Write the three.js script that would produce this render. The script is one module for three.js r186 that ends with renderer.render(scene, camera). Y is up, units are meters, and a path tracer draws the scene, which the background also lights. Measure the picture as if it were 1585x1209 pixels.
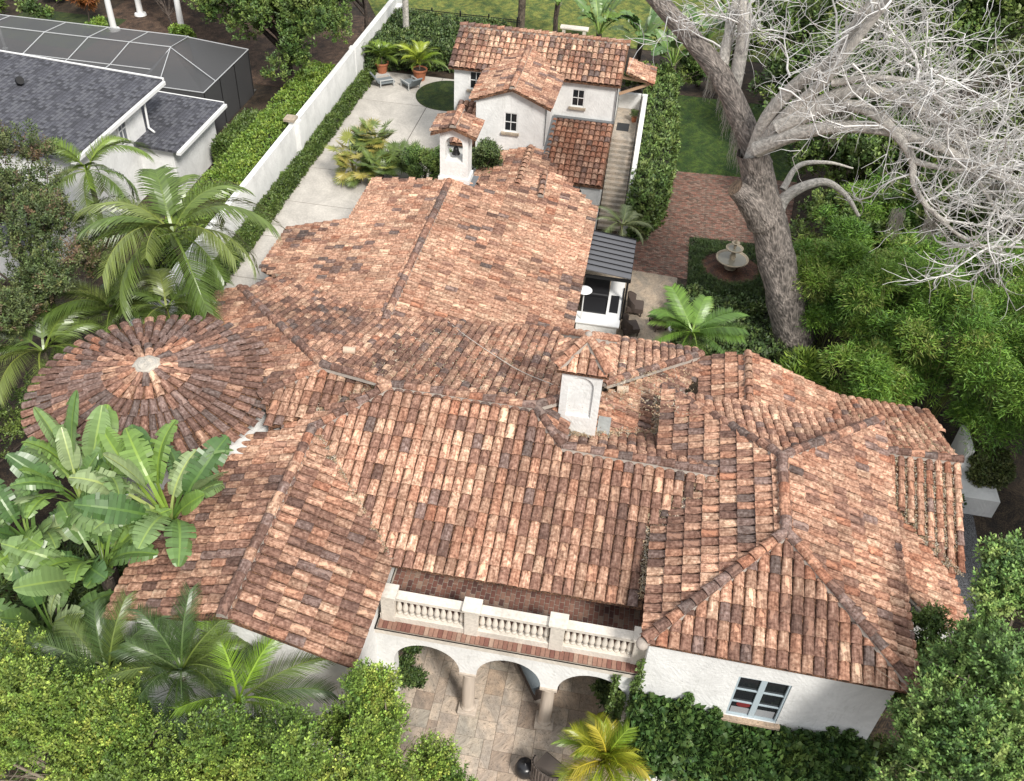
import * as THREE from 'three';
import { mergeGeometries } from 'three/addons/utils/BufferGeometryUtils.js';
import { ImprovedNoise } from 'three/addons/math/ImprovedNoise.js';

// ---------- camera: a drone 27 m above the patio, looking down to the north ----------
const scene = new THREE.Scene();
const camera = new THREE.PerspectiveCamera(45.39, 1024 / 781, 0.5, 600);
camera.position.set(0, 27, 0);
camera.up.set(-0.14814, 0.75046, -0.64410);
camera.lookAt(-0.09922, 27 - 0.65928, -0.74533);
const CAM = camera.position;

// ---------- sky: bright thin overcast ----------
{
  const w = 64, h = 32, d = new Float32Array(w * h * 4);
  for (let j = 0; j < h; j++) for (let i = 0; i < w; i++) {
    const el = ((j + .5) / h - .5) * Math.PI, u = Math.max(0, Math.sin(el));
    const L = 0.55 * (0.5 + 0.5 * u), k = (j * w + i) * 4;
    d[k] = L * 0.97; d[k + 1] = L; d[k + 2] = L * 1.05; d[k + 3] = 1;
  }
  const t = new THREE.DataTexture(d, w, h, THREE.RGBAFormat, THREE.FloatType);
  t.mapping = THREE.EquirectangularReflectionMapping; t.magFilter = THREE.LinearFilter; t.minFilter = THREE.LinearFilter; t.needsUpdate = true;
  scene.background = t; scene.environment = t;
}
// ---------- sun: high, veiled, from the camera's right ----------
const sun = new THREE.DirectionalLight(new THREE.Color(1, 0.955, 0.89), 2.1);
sun.position.set(28, 52, 8); sun.target.position.set(-4, 0, -32);
sun.castShadow = true; sun.shadow.radius = 26; sun.shadow.mapSize.set(2048, 2048);
Object.assign(sun.shadow.camera, { left: -60, right: 60, top: 60, bottom: -60, near: 1, far: 200 });
scene.add(sun, sun.target);
const renderer = new THREE.WebGLRenderer({ antialias: true });
renderer.setSize(1024, 781);
renderer.toneMapping = THREE.LinearToneMapping;
renderer.toneMappingExposure = 2.15;
renderer.shadowMap.enabled = true;

// ---------- helpers ----------
function rng(seed) { let a = seed >>> 0; return () => { a = a + 0x6D2B79F5 | 0; let t = Math.imul(a ^ a >>> 15, 1 | a); t = t + Math.imul(t ^ t >>> 7, 61 | t) ^ t; return ((t ^ t >>> 14) >>> 0) / 4294967296; }; }
const R0 = rng(7);
const V = (x, y, z) => new THREE.Vector3(x, y, z);
const lerp = (a, b, t) => a + (b - a) * t;
const clamp = (x, a = 0, b = 1) => Math.min(b, Math.max(a, x));
const PN = new ImprovedNoise();
const noise = (x, y, z = 0) => PN.noise(x, y, z);
function fbm(x, y, z = 0, o = 4) { let s = 0, a = .5, f = 1; for (let i = 0; i < o; i++) { s += a * noise(x * f, y * f, z + i * 7.3); f *= 2; a *= .5; } return s; }
const C = (r, g, b) => new THREE.Color().setRGB(r, g, b);
const used = new Map();
function numbered(n) { const k = used.get(n) || 0; used.set(n, k + 1); return k ? `${n}_${String(k).padStart(3, '0')}` : n; }
function tag(o, label, category, group, kind) {
  if (label) o.userData.label = label; if (category) o.userData.category = category;
  if (group) o.userData.group = group; if (kind) o.userData.kind = kind; return o;
}
function thing(name, label, category, pos = [0, 0, 0], group) {
  const o = new THREE.Group(); o.name = numbered(name); o.position.set(...pos); scene.add(o); return tag(o, label, category, group);
}
function mesh(name, geo, mat, parent = scene) {
  const m = new THREE.Mesh(geo, mat); m.name = parent === scene ? numbered(name) : name; m.castShadow = m.receiveShadow = true; parent.add(m); return m;
}
const clean = g => { let q = g.index ? g.toNonIndexed() : g; for (const k of Object.keys(q.attributes)) if (!['position', 'normal', 'uv', 'color'].includes(k)) q.deleteAttribute(k); return q; };
const merge = list => mergeGeometries(list.map(clean), false);
// uv in metres from the dominant direction of each triangle
function uvm(g, s = 1) {
  g = clean(g); const p = g.attributes.position, n = g.attributes.normal, uv = new Float32Array(p.count * 2);
  for (let i = 0; i < p.count; i++) {
    const ax = Math.abs(n.getX(i)), ay = Math.abs(n.getY(i)), az = Math.abs(n.getZ(i));
    let u, v; if (ay >= ax && ay >= az) { u = p.getX(i); v = p.getZ(i); } else if (ax >= az) { u = p.getZ(i); v = p.getY(i); } else { u = p.getX(i); v = p.getY(i); }
    uv[i * 2] = u * s; uv[i * 2 + 1] = v * s;
  }
  g.setAttribute('uv', new THREE.BufferAttribute(uv, 2)); return g;
}
// box given by its extents
function bx(x0, x1, y0, y1, z0, z1) { const g = new THREE.BoxGeometry(x1 - x0, y1 - y0, z1 - z0); g.translate((x0 + x1) / 2, (y0 + y1) / 2, (z0 + z1) / 2); return uvm(g); }
// box with chamfered edges
function cbx(x0, x1, y0, y1, z0, z1, c = .01) {
  const s = new THREE.Shape(); const w = x1 - x0 - 2 * c, h = y1 - y0 - 2 * c;
  s.moveTo(-w / 2, -h / 2); s.lineTo(w / 2, -h / 2); s.lineTo(w / 2, h / 2); s.lineTo(-w / 2, h / 2); s.closePath();
  const g = new THREE.ExtrudeGeometry(s, { depth: Math.max(.001, z1 - z0 - 2 * c), bevelEnabled: true, bevelThickness: c, bevelSize: c, bevelSegments: 1, steps: 1 });
  g.translate((x0 + x1) / 2, (y0 + y1) / 2, z0 + c); return uvm(g);
}
// bar between two points
function bar(a, b, r, seg = 6, r2 = r) {
  a = Array.isArray(a) ? V(...a) : a; b = Array.isArray(b) ? V(...b) : b;
  const d = b.clone().sub(a), L = d.length(); const g = new THREE.CylinderGeometry(r2, r, L, seg, 1); g.translate(0, L / 2, 0);
  g.applyQuaternion(new THREE.Quaternion().setFromUnitVectors(V(0, 1, 0), d.normalize())); g.translate(a.x, a.y, a.z); return clean(g);
}
function sqbar(a, b, w, h) {
  a = V(...a); b = V(...b); const d = b.clone().sub(a), L = d.length(); const g = new THREE.BoxGeometry(w, h, L); g.translate(0, 0, L / 2);
  const z = d.normalize(), x = V(0, 1, 0).cross(z); if (x.lengthSq() < 1e-6) x.set(1, 0, 0); x.normalize(); const y = z.clone().cross(x);
  g.applyMatrix4(new THREE.Matrix4().makeBasis(x, y, z)); g.translate(a.x, a.y, a.z); return uvm(g);
}
// flat polygon in plan, at height y (plan points [x, z])
function flat(poly, y) {
  const s = new THREE.Shape(poly.map(([x, z]) => new THREE.Vector2(x, -z))); const g = new THREE.ShapeGeometry(s); g.rotateX(-Math.PI / 2); g.translate(0, y, 0); return uvm(g);
}
// prism over a plan polygon
function prism(poly, y0, y1) {
  const s = new THREE.Shape(poly.map(([x, z]) => new THREE.Vector2(x, -z))); const g = new THREE.ExtrudeGeometry(s, { depth: y1 - y0, bevelEnabled: false }); g.rotateX(-Math.PI / 2); g.translate(0, y0, 0); return uvm(g);
}
// elevation shape (x, y) extruded from z0 to z1
function elev(pts, z0, z1, holes = []) {
  const s = pts instanceof THREE.Shape ? pts : new THREE.Shape(pts.map(([x, y]) => new THREE.Vector2(x, y)));
  for (const h of holes) s.holes.push(new THREE.Path(h.map(([x, y]) => new THREE.Vector2(x, y))));
  const g = new THREE.ExtrudeGeometry(s, { depth: z1 - z0, bevelEnabled: false, curveSegments: 20 }); g.translate(0, 0, z0); return uvm(g);
}
// tapered tube along points with radii
function tube(pts, radii, seg = 6, jit = 0, r = R0) {
  pts = pts.map(p => Array.isArray(p) ? V(...p) : p);
  const pos = [], idx = [], n = pts.length, uv = []; let up = V(.3, .2, 1).normalize(), len = 0;
  for (let i = 0; i < n; i++) {
    const t = pts[Math.min(n - 1, i + 1)].clone().sub(pts[Math.max(0, i - 1)]).normalize();
    let s = up.clone().sub(t.clone().multiplyScalar(up.dot(t))); if (s.lengthSq() < 1e-4) s = V(1, 0, 0).cross(t); s.normalize(); up = s; const b = t.clone().cross(s);
    if (i) len += pts[i].distanceTo(pts[i - 1]);
    for (let k = 0; k <= seg; k++) {
      const a = k % seg / seg * Math.PI * 2, rr = radii[i] * (1 + jit * noise(k % seg * 1.7, len * 1.3, radii[0] * 31));
      const c = Math.cos(a) * rr, d = Math.sin(a) * rr; pos.push(pts[i].x + s.x * c + b.x * d, pts[i].y + s.y * c + b.y * d, pts[i].z + s.z * c + b.z * d); uv.push(k / seg * Math.max(.2, radii[0] * 6), len);
    }
  }
  for (let i = 0; i < n - 1; i++) for (let k = 0; k < seg; k++) { const a = i * (seg + 1) + k, b = a + 1, c = a + seg + 1, d = c + 1; idx.push(a, b, c, b, d, c); }
  const g = new THREE.BufferGeometry(); g.setAttribute('position', new THREE.Float32BufferAttribute(pos, 3)); g.setAttribute('uv', new THREE.Float32BufferAttribute(uv, 2)); g.setIndex(idx); g.computeVertexNormals(); return clean(g);
}
function smooth(pts, n) { return new THREE.CatmullRomCurve3(pts.map(p => Array.isArray(p) ? V(...p) : p)).getPoints(n); }
function radiiOf(n, a, b, pw = 1) { return Array.from({ length: n + 1 }, (_, i) => lerp(a, b, Math.pow(i / n, pw))); }

// ---------- textures ----------
function tex(w, h, fn, srgb = true, rx = 1, ry = 1) {
  const d = new Uint8Array(w * h * 4);
  for (let j = 0; j < h; j++) for (let i = 0; i < w; i++) { const c = fn(i / w, j / h, i, j), k = (j * w + i) * 4; d[k] = clamp(c[0]) * 255; d[k + 1] = clamp(c[1]) * 255; d[k + 2] = clamp(c[2]) * 255; d[k + 3] = 255; }
  const t = new THREE.DataTexture(d, w, h); t.wrapS = t.wrapT = THREE.RepeatWrapping; t.magFilter = THREE.LinearFilter; t.minFilter = THREE.LinearMipmapLinearFilter; t.generateMipmaps = true;
  if (srgb) t.colorSpace = THREE.SRGBColorSpace; t.repeat.set(rx, ry); t.needsUpdate = true; return t;
}
// tiling noise on a unit square
function tn(u, v, f, o = 4, z = 0) {
  const a = u * Math.PI * 2, b = v * Math.PI * 2, r = f / (2 * Math.PI);
  let s = 0, am = .5, k = 1; for (let i = 0; i < o; i++) { s += am * noise(Math.cos(a) * r * k + 11 * i, Math.sin(a) * r * k + Math.cos(b) * r * k * .73 + z, Math.sin(b) * r * k + 3.1 * i); k *= 2; am *= .5; } return s;
}
const grainTex = (f, amp, tint = [1, 1, 1], rep = .5, size = 256) => tex(size, size, (u, v) => { const n = 1 - amp + amp * 1.6 * (tn(u, v, f, 5) + .5) * .8 + amp * .3 * tn(u, v, f * 8, 2, 5); return [n * tint[0], n * tint[1], n * tint[2]]; }, true, rep, rep);
// worn clay tile faces: 8 x 4 different tiles in one sheet
const TC = 8, TR = 4;
const tileSheet = tex(1024, 1024, (u, v) => {
  const cu = Math.floor(u * TC), cv = Math.floor(v * TR), id = cu + cv * TC, x = u * TC - cu, y = v * TR - cv;
  const z = id * 5.77, crest = 1 - Math.abs(x - .5) * 2;
  let n = fbm(x * 4, y * 7, z, 4), f = fbm(x * 14, y * 22, z + 40, 3) * .7, st = fbm(x * 9, y * 1.5, z + 80, 3);
  let r = .74 + n * .44 + f * .16 + st * .36, g = .66 + n * .48 + f * .16 + st * .38, b = .60 + n * .48 + f * .16 + st * .38;
  const kind = (id * 7) % 5, lim = [.10, .24, .02, .34, .16][kind];
  const wear = fbm(x * 2.2, y * 1.7, z + 120, 4) + crest * .42 - .38;
  if (wear > lim) { const k = clamp((wear - lim) * 14); r = lerp(r, 1.0 + f * .2, k * .85); g = lerp(g, .915 + f * .2, k * .85); b = lerp(b, .83 + f * .22, k * .85); }
  const grime = fbm(x * 5, y * 6, z + 200, 4) - crest * .3 + .16;
  if (grime > .22) { const k = clamp((grime - .22) * 7) * .55; r = lerp(r, .40 + f * .2, k); g = lerp(g, .34 + f * .2, k); b = lerp(b, .31 + f * .2, k); }
  const lich = fbm(x * 7, y * 12, z + 300, 3); if (lich > .26) { r = lerp(r, .80, .7); g = lerp(g, .80, .7); b = lerp(b, .74, .7); }
  return [r, g, b];
});
const barkTex = tex(256, 512, (u, v) => { const a = tn(u, v * .5, 24, 4), b = tn(u, v, 9, 4, 9); const n = .62 + a * .55 + b * .35; return [n, n * .96, n * .93]; }, true, .5, .5);
const paleBark = tex(256, 256, (u, v) => { const a = tn(u, v, 14, 4), b = tn(u, v, 40, 2, 9), n = .82 + a * .4 + b * .2; return [n, n * .985, n * .96]; }, true, .6, .6);
const stuccoB = tex(256, 256, (u, v) => { const n = .5 + tn(u, v, 22, 4) * .9; return [n, n, n]; }, false, .5, .5);
const stuccoC = tex(256, 256, (u, v) => { const n = .95 + tn(u, v, 5, 4) * .10 + tn(u, v, 30, 2, 4) * .05, s = tn(u, v * .06, 40, 3, 17) > .2 && tn(u, v, 6, 3, 31) > .05 ? -.035 : 0; return [n + s, n + s, n * .995 + s * 1.1]; }, true, .25, .25);
const concreteT = tex(512, 512, (u, v) => { const n = .92 + tn(u, v, 6, 5) * .13 + tn(u, v, 60, 2, 3) * .14; return [n, n * .985, n * .965]; }, true, .2, .2);
const stoneT = tex(512, 512, (u, v) => { const a = tn(u, v, 5, 5), b = tn(u, v, 16, 4, 8), c = tn(u, v, 50, 2, 4), n = .86 + a * .2 + b * .16 + c * .16; const pit = tn(u, v, 34, 3, 21) > .24 ? .8 : 1; return [n * pit, n * pit * (.965 - a * .04), n * pit * (.92 - a * .08)]; }, true, .55, .55);
const grassT = tex(512, 512, (u, v) => { const a = tn(u, v, 7, 4), c = tn(u, v, 90, 2, 4), d = tn(u, v, 30, 3, 14), n = .75 + a * .5 + c * .7 + d * .3; return [n * (1 + a * .4), n, n * .85]; }, true, .25, .25);
const mulchT = tex(512, 512, (u, v) => { const a = tn(u, v, 8, 4), c = tn(u, v, 70, 2, 4), n = .7 + a * .6 + c * 1.0; return [n, n * .9, n * .8]; }, true, .3, .3);
// paving bricks too small to tell apart: running bond, 0.1 x 0.2 m
const pathT = tex(512, 512, (u, v, i, j) => {
  const rows = 20, cols = 10, ry = Math.floor(v * rows), xx = u * cols + (ry % 2) * .5, cx = Math.floor(xx) % cols, fx = xx - Math.floor(xx), fy = v * rows - ry;
  const e = Math.min(Math.min(fx, 1 - fx) * 2, Math.min(fy, 1 - fy)); const h = (Math.sin(cx * 127.1 + ry * 311.7) * 43758.5) % 1, k = Math.abs(h), k2 = Math.abs((h * 91.7) % 1), n = tn(u, v, 60, 2, 6);
  if (e < .07) return [.50 + n * .2, .44 + n * .2, .38 + n * .2];
  const w = .62 + k * .36 + n * .3; return [w, w * (.72 + k2 * .2), w * (.64 + k2 * .22)];
}, true, .5, .5);
const shingleT = tex(512, 512, (u, v) => {
  const rows = 12, ry = Math.floor(v * rows), xx = u * 10 + (ry * 37 % 10) * .37, cx = ((Math.floor(xx) % 10) + 10) % 10, fy = v * rows - ry, fx = xx - Math.floor(xx);
  const k = Math.abs(Math.sin(cx * 12.9 + ry * 78.2) * 4375.5) % 1, n = tn(u, v, 90, 2); const e = fy < .1 || (fx < .05 && k > .3) ? .55 : 1; const w = (.62 + k * .5 + n * .35) * e; return [w, w, w * 1.03];
}, true, .42, .42);
const gravelT = tex(256, 256, (u, v) => { const n = .75 + tn(u, v, 60, 3) * 1.3; return [n, n, n]; }, true, .6, .6);

const std = (r, g, b, o = {}) => new THREE.MeshStandardMaterial({ color: C(r, g, b), roughness: .85, ...o });
const M = {
  stucco: std(.84, .84, .83, { map: stuccoC, bumpMap: stuccoB, bumpScale: .012, roughness: .9 }),
  cast: std(.76, .72, .66, { map: concreteT, roughness: .85 }),
  column: std(.60, .53, .46, { map: concreteT, roughness: .8 }),
  trim: std(.50, .45, .38, { map: stoneT }),
  dark: std(.012, .012, .014, { roughness: .6 }),
  iron: std(.015, .015, .016, { roughness: .45, metalness: .4 }),
  frame: std(.42, .50, .54, { roughness: .5 }),
  white: std(.78, .78, .77, { roughness: .5 }),
  wood: std(.06, .03, .02, { roughness: .7 }),
  deck: std(.26, .165, .12, { map: mulchT, roughness: .95 }),
  mortar: std(.41, .37, .335, { map: concreteT, roughness: .95 }),
  lead: std(.20, .21, .22, { roughness: .5, metalness: .5 }),
  glass: new THREE.MeshPhysicalMaterial({ color: C(.02, .022, .025), roughness: .06, metalness: 0, specularIntensity: .8 }),
  bark: std(.20, .165, .14, { map: barkTex, bumpMap: barkTex, bumpScale: .05, roughness: .95 }),
  oakbark: std(.56, .53, .50, { map: barkTex, bumpMap: barkTex, bumpScale: .07, roughness: .95 }),
  pale: std(.68, .66, .63, { map: paleBark, bumpMap: paleBark, bumpScale: .02, roughness: .95 }),
  twig: std(.74, .72, .69, { roughness: .95 }),
  twigs: std(.30, .25, .19, { roughness: .95 }),
  palmTrunk: std(.30, .26, .21, { map: barkTex, bumpMap: barkTex, bumpScale: .03 }),
  terracotta: std(.46, .17, .085, { map: concreteT, roughness: .8 }),
  concrete: std(.54, .48, .45, { map: concreteT, roughness: .92 }),
  brickpath: std(.31, .275, .25, { map: pathT, bumpMap: pathT, bumpScale: .006, roughness: .95 }),
  shingle: std(.105, .107, .12, { map: shingleT, bumpMap: shingleT, bumpScale: .012, roughness: .9 }),
  seam: std(.15, .15, .16, { roughness: .42, metalness: .35 }),
  gravel: std(.20, .20, .21, { map: gravelT, roughness: 1 }),
  leaf: new THREE.MeshStandardMaterial({ color: 0xffffff, roughness: .62, side: THREE.DoubleSide }),
  fabric: std(.17, .19, .20, { roughness: .95 }),
  wicker: std(.075, .055, .045, { roughness: .8 })
};

// ---------- clay tile roofs ----------
const SP = .31, CL = .5;
const TINT = [[.61, .39, .305], [.74, .53, .435], [.83, .665, .555], [.415, .28, .24], [.255, .18, .165], [.335, .275, .28], [.53, .295, .215], [.61, .45, .37], [.23, .205, .215]];
const tileMat = TINT.map(t => new THREE.MeshStandardMaterial({ color: C(...t), map: tileSheet, roughness: .88, side: THREE.DoubleSide }));
const tileMergedMat = new THREE.MeshStandardMaterial({ color: 0xffffff, vertexColors: true, map: tileSheet, roughness: .88, side: THREE.DoubleSide });
const PAL = {
  front: [2.6, 3.2, .8, 3.6, .5, .8, .2, 2.4, .25], weathered: [1.8, 1.8, .5, 3.3, 1.2, 1.1, .3, 1.6, .5], wing: [2.0, 5.2, 1.6, .8, .18, .4, .2, 2.4, .15],
  ridge: [.8, .4, .2, 2.4, 2.0, 2.4, .2, .8, 1.0],
  orange: [4, 3, .5, .5, .1, .2, 1.2, 1.2, 0], shed: [3, .8, 0, 1.6, .3, .1, 4, .3, .1], tower: [.2, .1, .1, 2.4, 3.6, 3.4, .1, .2, 1.4], guest: [2.4, 3.2, 1.6, 1.6, .7, .7, .4, 2, .2]
};
function pick(w, r, bias = 0) { const q = w.map((x, i) => x * (bias > 0 && [3, 4, 5, 8].includes(i) ? 1 + bias : bias < 0 && [1, 2, 7].includes(i) ? 1 - bias : 1)); let s = q.reduce((a, b) => a + b, 0) * r; for (let i = 0; i < q.length; i++) { s -= q[i]; if (s < 0) return i; } return 0; }
// one barrel tile: unit length down the slope (+z), arched across x, open lower end with a visible thickness
function barrel(cell, r0 = .128, r1 = .151, rise = .56, seg = 8) {
  const pos = [], uv = [], idx = [], cu = cell % TC, cv = Math.floor(cell / TC), T = .016;
  const U = u => (cu + .03 + u * .94) / TC, W = v => (cv + .03 + v * .94) / TR;
  const rows = [[0, r0, 0], [.5, (r0 + r1) / 2, .024], [1, r1, .058]];
  for (const [z, r, l] of rows) for (let i = 0; i <= seg; i++) { const a = Math.PI * (1 - i / seg); pos.push(Math.cos(a) * r, Math.sin(a) * r * rise + l, z); uv.push(U(i / seg), W(z)); }
  for (let j = 0; j < 2; j++) for (let i = 0; i < seg; i++) { const a = j * (seg + 1) + i, b = a + 1, c = a + seg + 1, d = c + 1; idx.push(a, c, b, b, c, d); }
  const o = pos.length / 3;
  for (let k = 0; k < 2; k++) for (let i = 0; i <= seg; i++) { const a = Math.PI * (1 - i / seg), r = r1 - k * T; pos.push(Math.cos(a) * r, Math.sin(a) * r * rise + .058 - k * .002, 1); uv.push(U(i / seg), W(.97)); }
  for (let i = 0; i < seg; i++) { const a = o + i, b = a + 1, c = a + seg + 1, d = c + 1; idx.push(a, c, b, b, c, d); }
  const g = new THREE.BufferGeometry(); g.setAttribute('position', new THREE.Float32BufferAttribute(pos, 3)); g.setAttribute('uv', new THREE.Float32BufferAttribute(uv, 2)); g.setIndex(idx); g.computeVertexNormals(); return g;
}
const CELLS = Array.from({ length: TC * TR }, (_, i) => i), PLAIN = CELLS.filter(i => [1, 3].includes((i * 7) % 5));
const cellFor = (pal, r) => (pal === 'weathered' || pal === 'tower' || pal === 'shed') && r() < .75 ? PLAIN[(r() * PLAIN.length) | 0] : (r() * TC * TR) | 0;
const tileGeo = Array.from({ length: TC * TR }, (_, i) => barrel(i));
const ridgeGeo = Array.from({ length: TC * TR }, (_, i) => barrel(i, .135, .165, .85, 8));
function building(name, label, category, base) { const h = thing(name, label, category, base); h.tiles = []; return h; }
function part(name, geo, mat, house, label) { const m = mesh(name, geo, mat, house); m.position.copy(house.position).negate(); if (label) m.userData.label = label; return m; }
const FALL = { '+x': [1, 0], '-x': [-1, 0], '+z': [0, 1], '-z': [0, -1] };
// one slope: ax = way it falls, s = slope, ref = [coordinate, height there], poly = plan outline
function slope(house, ax, s, ref, poly, pal, o = {}) {
  const [fx, fz] = FALL[ax], hs = Math.hypot(1, s), r = rng((poly[0][0] * 91 + poly[1][1] * 57 + poly.length * 13 + ref[1] * 1000) | 0);
  const hgt = (x, z) => ref[1] - s * ((x * fx + z * fz) - ref[0] * (fx + fz));
  // deck with thickness
  const top = [], n = poly.length; const tri = THREE.ShapeUtils.triangulateShape(poly.map(p => new THREE.Vector2(p[0], p[1])), []);
  const pos = [], P = (q, d) => [q[0], hgt(q[0], q[1]) + d, q[1]];
  const area = THREE.ShapeUtils.area(poly.map(p => new THREE.Vector2(p[0], p[1])));
  for (const t of tri) { const w = t.map(i => poly[i]); const ar = (w[1][0] - w[0][0]) * (w[2][1] - w[0][1]) - (w[2][0] - w[0][0]) * (w[1][1] - w[0][1]); const q = ar > 0 ? [w[0], w[2], w[1]] : w; for (const v of q) pos.push(...P(v, 0)); for (const v of [q[0], q[2], q[1]]) pos.push(...P(v, -.13)); }
  for (let i = 0; i < n; i++) { let a = poly[i], b = poly[(i + 1) % n]; if (area > 0) [a, b] = [b, a]; pos.push(...P(a, 0), ...P(a, -.13), ...P(b, 0), ...P(b, 0), ...P(a, -.13), ...P(b, -.13)); }
  let g = new THREE.BufferGeometry(); g.setAttribute('position', new THREE.Float32BufferAttribute(pos, 3)); g.computeVertexNormals(); g = uvm(g);
  const deck = part('roof_slope', g, o.deck || M.deck, house);
  // tiles
  const fall = V(fx, -s, fz).divideScalar(hs), nor = V(fx * s, 1, fz * s).divideScalar(hs), b3 = nor.clone().cross(fall);
  const A = poly.map(([x, z]) => [x * b3.x + z * b3.z, x * fx + z * fz]); // [cross, down]
  const b0 = Math.min(...A.map(a => a[0])), b1 = Math.max(...A.map(a => a[0])), aE = Math.max(...A.map(a => a[1])) + (o.over ?? .05), ch = (o.cl || CL) / hs, sp = o.sp || SP;
  const m = new THREE.Matrix4();
  for (let k = 0; k < Math.ceil((b1 - b0) / sp); k++) {
    const cb = b0 + (k + .5) * sp, xs = [];
    for (let i = 0; i < n; i++) { const p = A[i], q = A[(i + 1) % n]; if ((p[0] <= cb) !== (q[0] <= cb)) xs.push(p[1] + (cb - p[0]) / (q[0] - p[0]) * (q[1] - p[1])); }
    xs.sort((a, b) => a - b);
    for (let e = 0; e + 1 < xs.length; e += 2) {
      const lo = xs[e], hi = xs[e + 1] + (o.over ?? .05);
      for (let j = 0; j < 60; j++) {
        const d1 = aE - j * ch, d0 = d1 - ch, t0 = Math.max(d0, lo), t1 = Math.min(d1, hi); if (d1 < lo) break; if (t1 - t0 < .09) continue;
        const up = Math.min(.07, Math.max(0, t0 - lo)), dd = t0 - up, len = (t1 - dd) * hs + (r() - .5) * .012;
        const cx = cb + (r() - .5) * .016, x = b3.x * cx + fx * dd, z = b3.z * cx + fz * dd;
        const p = V(x, hgt(x, z), z).addScaledVector(nor, .006 + r() * .008);
        const yaw = (r() - .5) * .05, zf = fall.clone().applyAxisAngle(nor, yaw), xf = nor.clone().cross(zf);
        m.makeBasis(xf, nor, zf).setPosition(p);
        const stain = fbm(x * .3, z * .3, 3 + ref[1], 4), bias = stain * 9 + (o.bias || 0);
        house.tiles.push({ m: m.clone(), len, w: (o.tw || 1) * (.97 + r() * .06), cell: cellFor(pal, r), tint: pick(PAL[pal], r(), bias), deck, d: p.distanceTo(CAM) / Math.sqrt(len), geo: tileGeo, j: (.88 + r() * .24) * clamp(1.02 - stain * .9, .6, 1.25) });
      }
    }
  }
  return deck;
}
// ridge or hip: capping tiles along a line, on a bed of mortar
function ridge(house, pts, pal = 'ridge', o = {}) {
  pts = pts.map(p => V(...p)); const r = rng((pts[0].x * 771 + pts[0].z * 337) | 0); const gs = [], caps = [];
  for (let i = 0; i + 1 < pts.length; i++) {
    let a = pts[i], b = pts[i + 1]; if (b.y > a.y) [a, b] = [b, a];
    const d = b.clone().sub(a), L = d.length(), n = Math.max(1, Math.round(L / .42)), st = L / n; d.normalize();
    const x = V(0, 1, 0).cross(d).normalize(), y = d.clone().cross(x);
    const sh = new THREE.Shape([new THREE.Vector2(-.165, -.06), new THREE.Vector2(.165, -.06), new THREE.Vector2(.12, .07), new THREE.Vector2(-.12, .07)]);
    const g = new THREE.ExtrudeGeometry(sh, { depth: L, bevelEnabled: false }); g.applyMatrix4(new THREE.Matrix4().makeBasis(x, y, d)); g.translate(a.x, a.y + .015, a.z); gs.push(uvm(g));
    for (let k = 0; k < n; k++) {
      const p = a.clone().addScaledVector(d, k * st - .03).addScaledVector(y, .045 + r() * .012);
      const zf = d.clone().applyAxisAngle(y, (r() - .5) * .05), xf = y.clone().cross(zf);
      const m = new THREE.Matrix4().makeBasis(xf, y, zf).setPosition(p).multiply(new THREE.Matrix4().makeScale(.95 + r() * .1, 1, st + .05));
      caps.push([m, (r() * TC * TR) | 0, pick(PAL[pal], r())]);
    }
  }
  const bed = part('ridge', merge(gs), M.mortar, house);
  for (const [m, cell, tint] of caps) { const t = mesh('ridge_tile', ridgeGeo[cell], tileMat[tint], bed); m.decompose(t.position, t.quaternion, t.scale); }
  return bed;
}
// the 300 tiles that show largest become pieces of their slope, the rest one joined part
function finishTiles(house) {
  const L = house.tiles; L.sort((a, b) => a.d - b.d); const pos = [], nor = [], uv = [], col = [];
  const nm = new THREE.Matrix3(), v = V(0, 0, 0), S = new THREE.Matrix4();
  L.forEach((t, i) => {
    const m = t.m.clone().multiply(S.makeScale(t.w, 1, t.len));
    if (i < 300) { const q = mesh('roof_tile', t.geo[t.cell], tileMat[t.tint], t.deck); m.decompose(q.position, q.quaternion, q.scale); return; }
    const g = t.geo[t.cell], p = g.attributes.position, n = g.attributes.normal, w = g.attributes.uv; nm.getNormalMatrix(m);
    const c = TINT[t.tint];
    for (let k = 0; k < g.index.count; k++) {
      const a = g.index.getX(k); v.fromBufferAttribute(p, a).applyMatrix4(m); pos.push(v.x, v.y, v.z); v.fromBufferAttribute(n, a).applyMatrix3(nm).normalize(); nor.push(v.x, v.y, v.z);
      uv.push(w.getX(a), w.getY(a)); col.push(c[0] * t.j, c[1] * t.j, c[2] * t.j);
    }
  });
  if (pos.length) {
    const g = new THREE.BufferGeometry(); g.setAttribute('position', new THREE.Float32BufferAttribute(pos, 3)); g.setAttribute('normal', new THREE.Float32BufferAttribute(nor, 3)); g.setAttribute('uv', new THREE.Float32BufferAttribute(uv, 2)); g.setAttribute('color', new THREE.Float32BufferAttribute(col, 3));
    const q = part('roof_tiles', g, tileMergedMat, house); q.userData.kind = 'stuff';
  }
  console.log(house.name, 'tiles', L.length); delete house.tiles;
}
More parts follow.
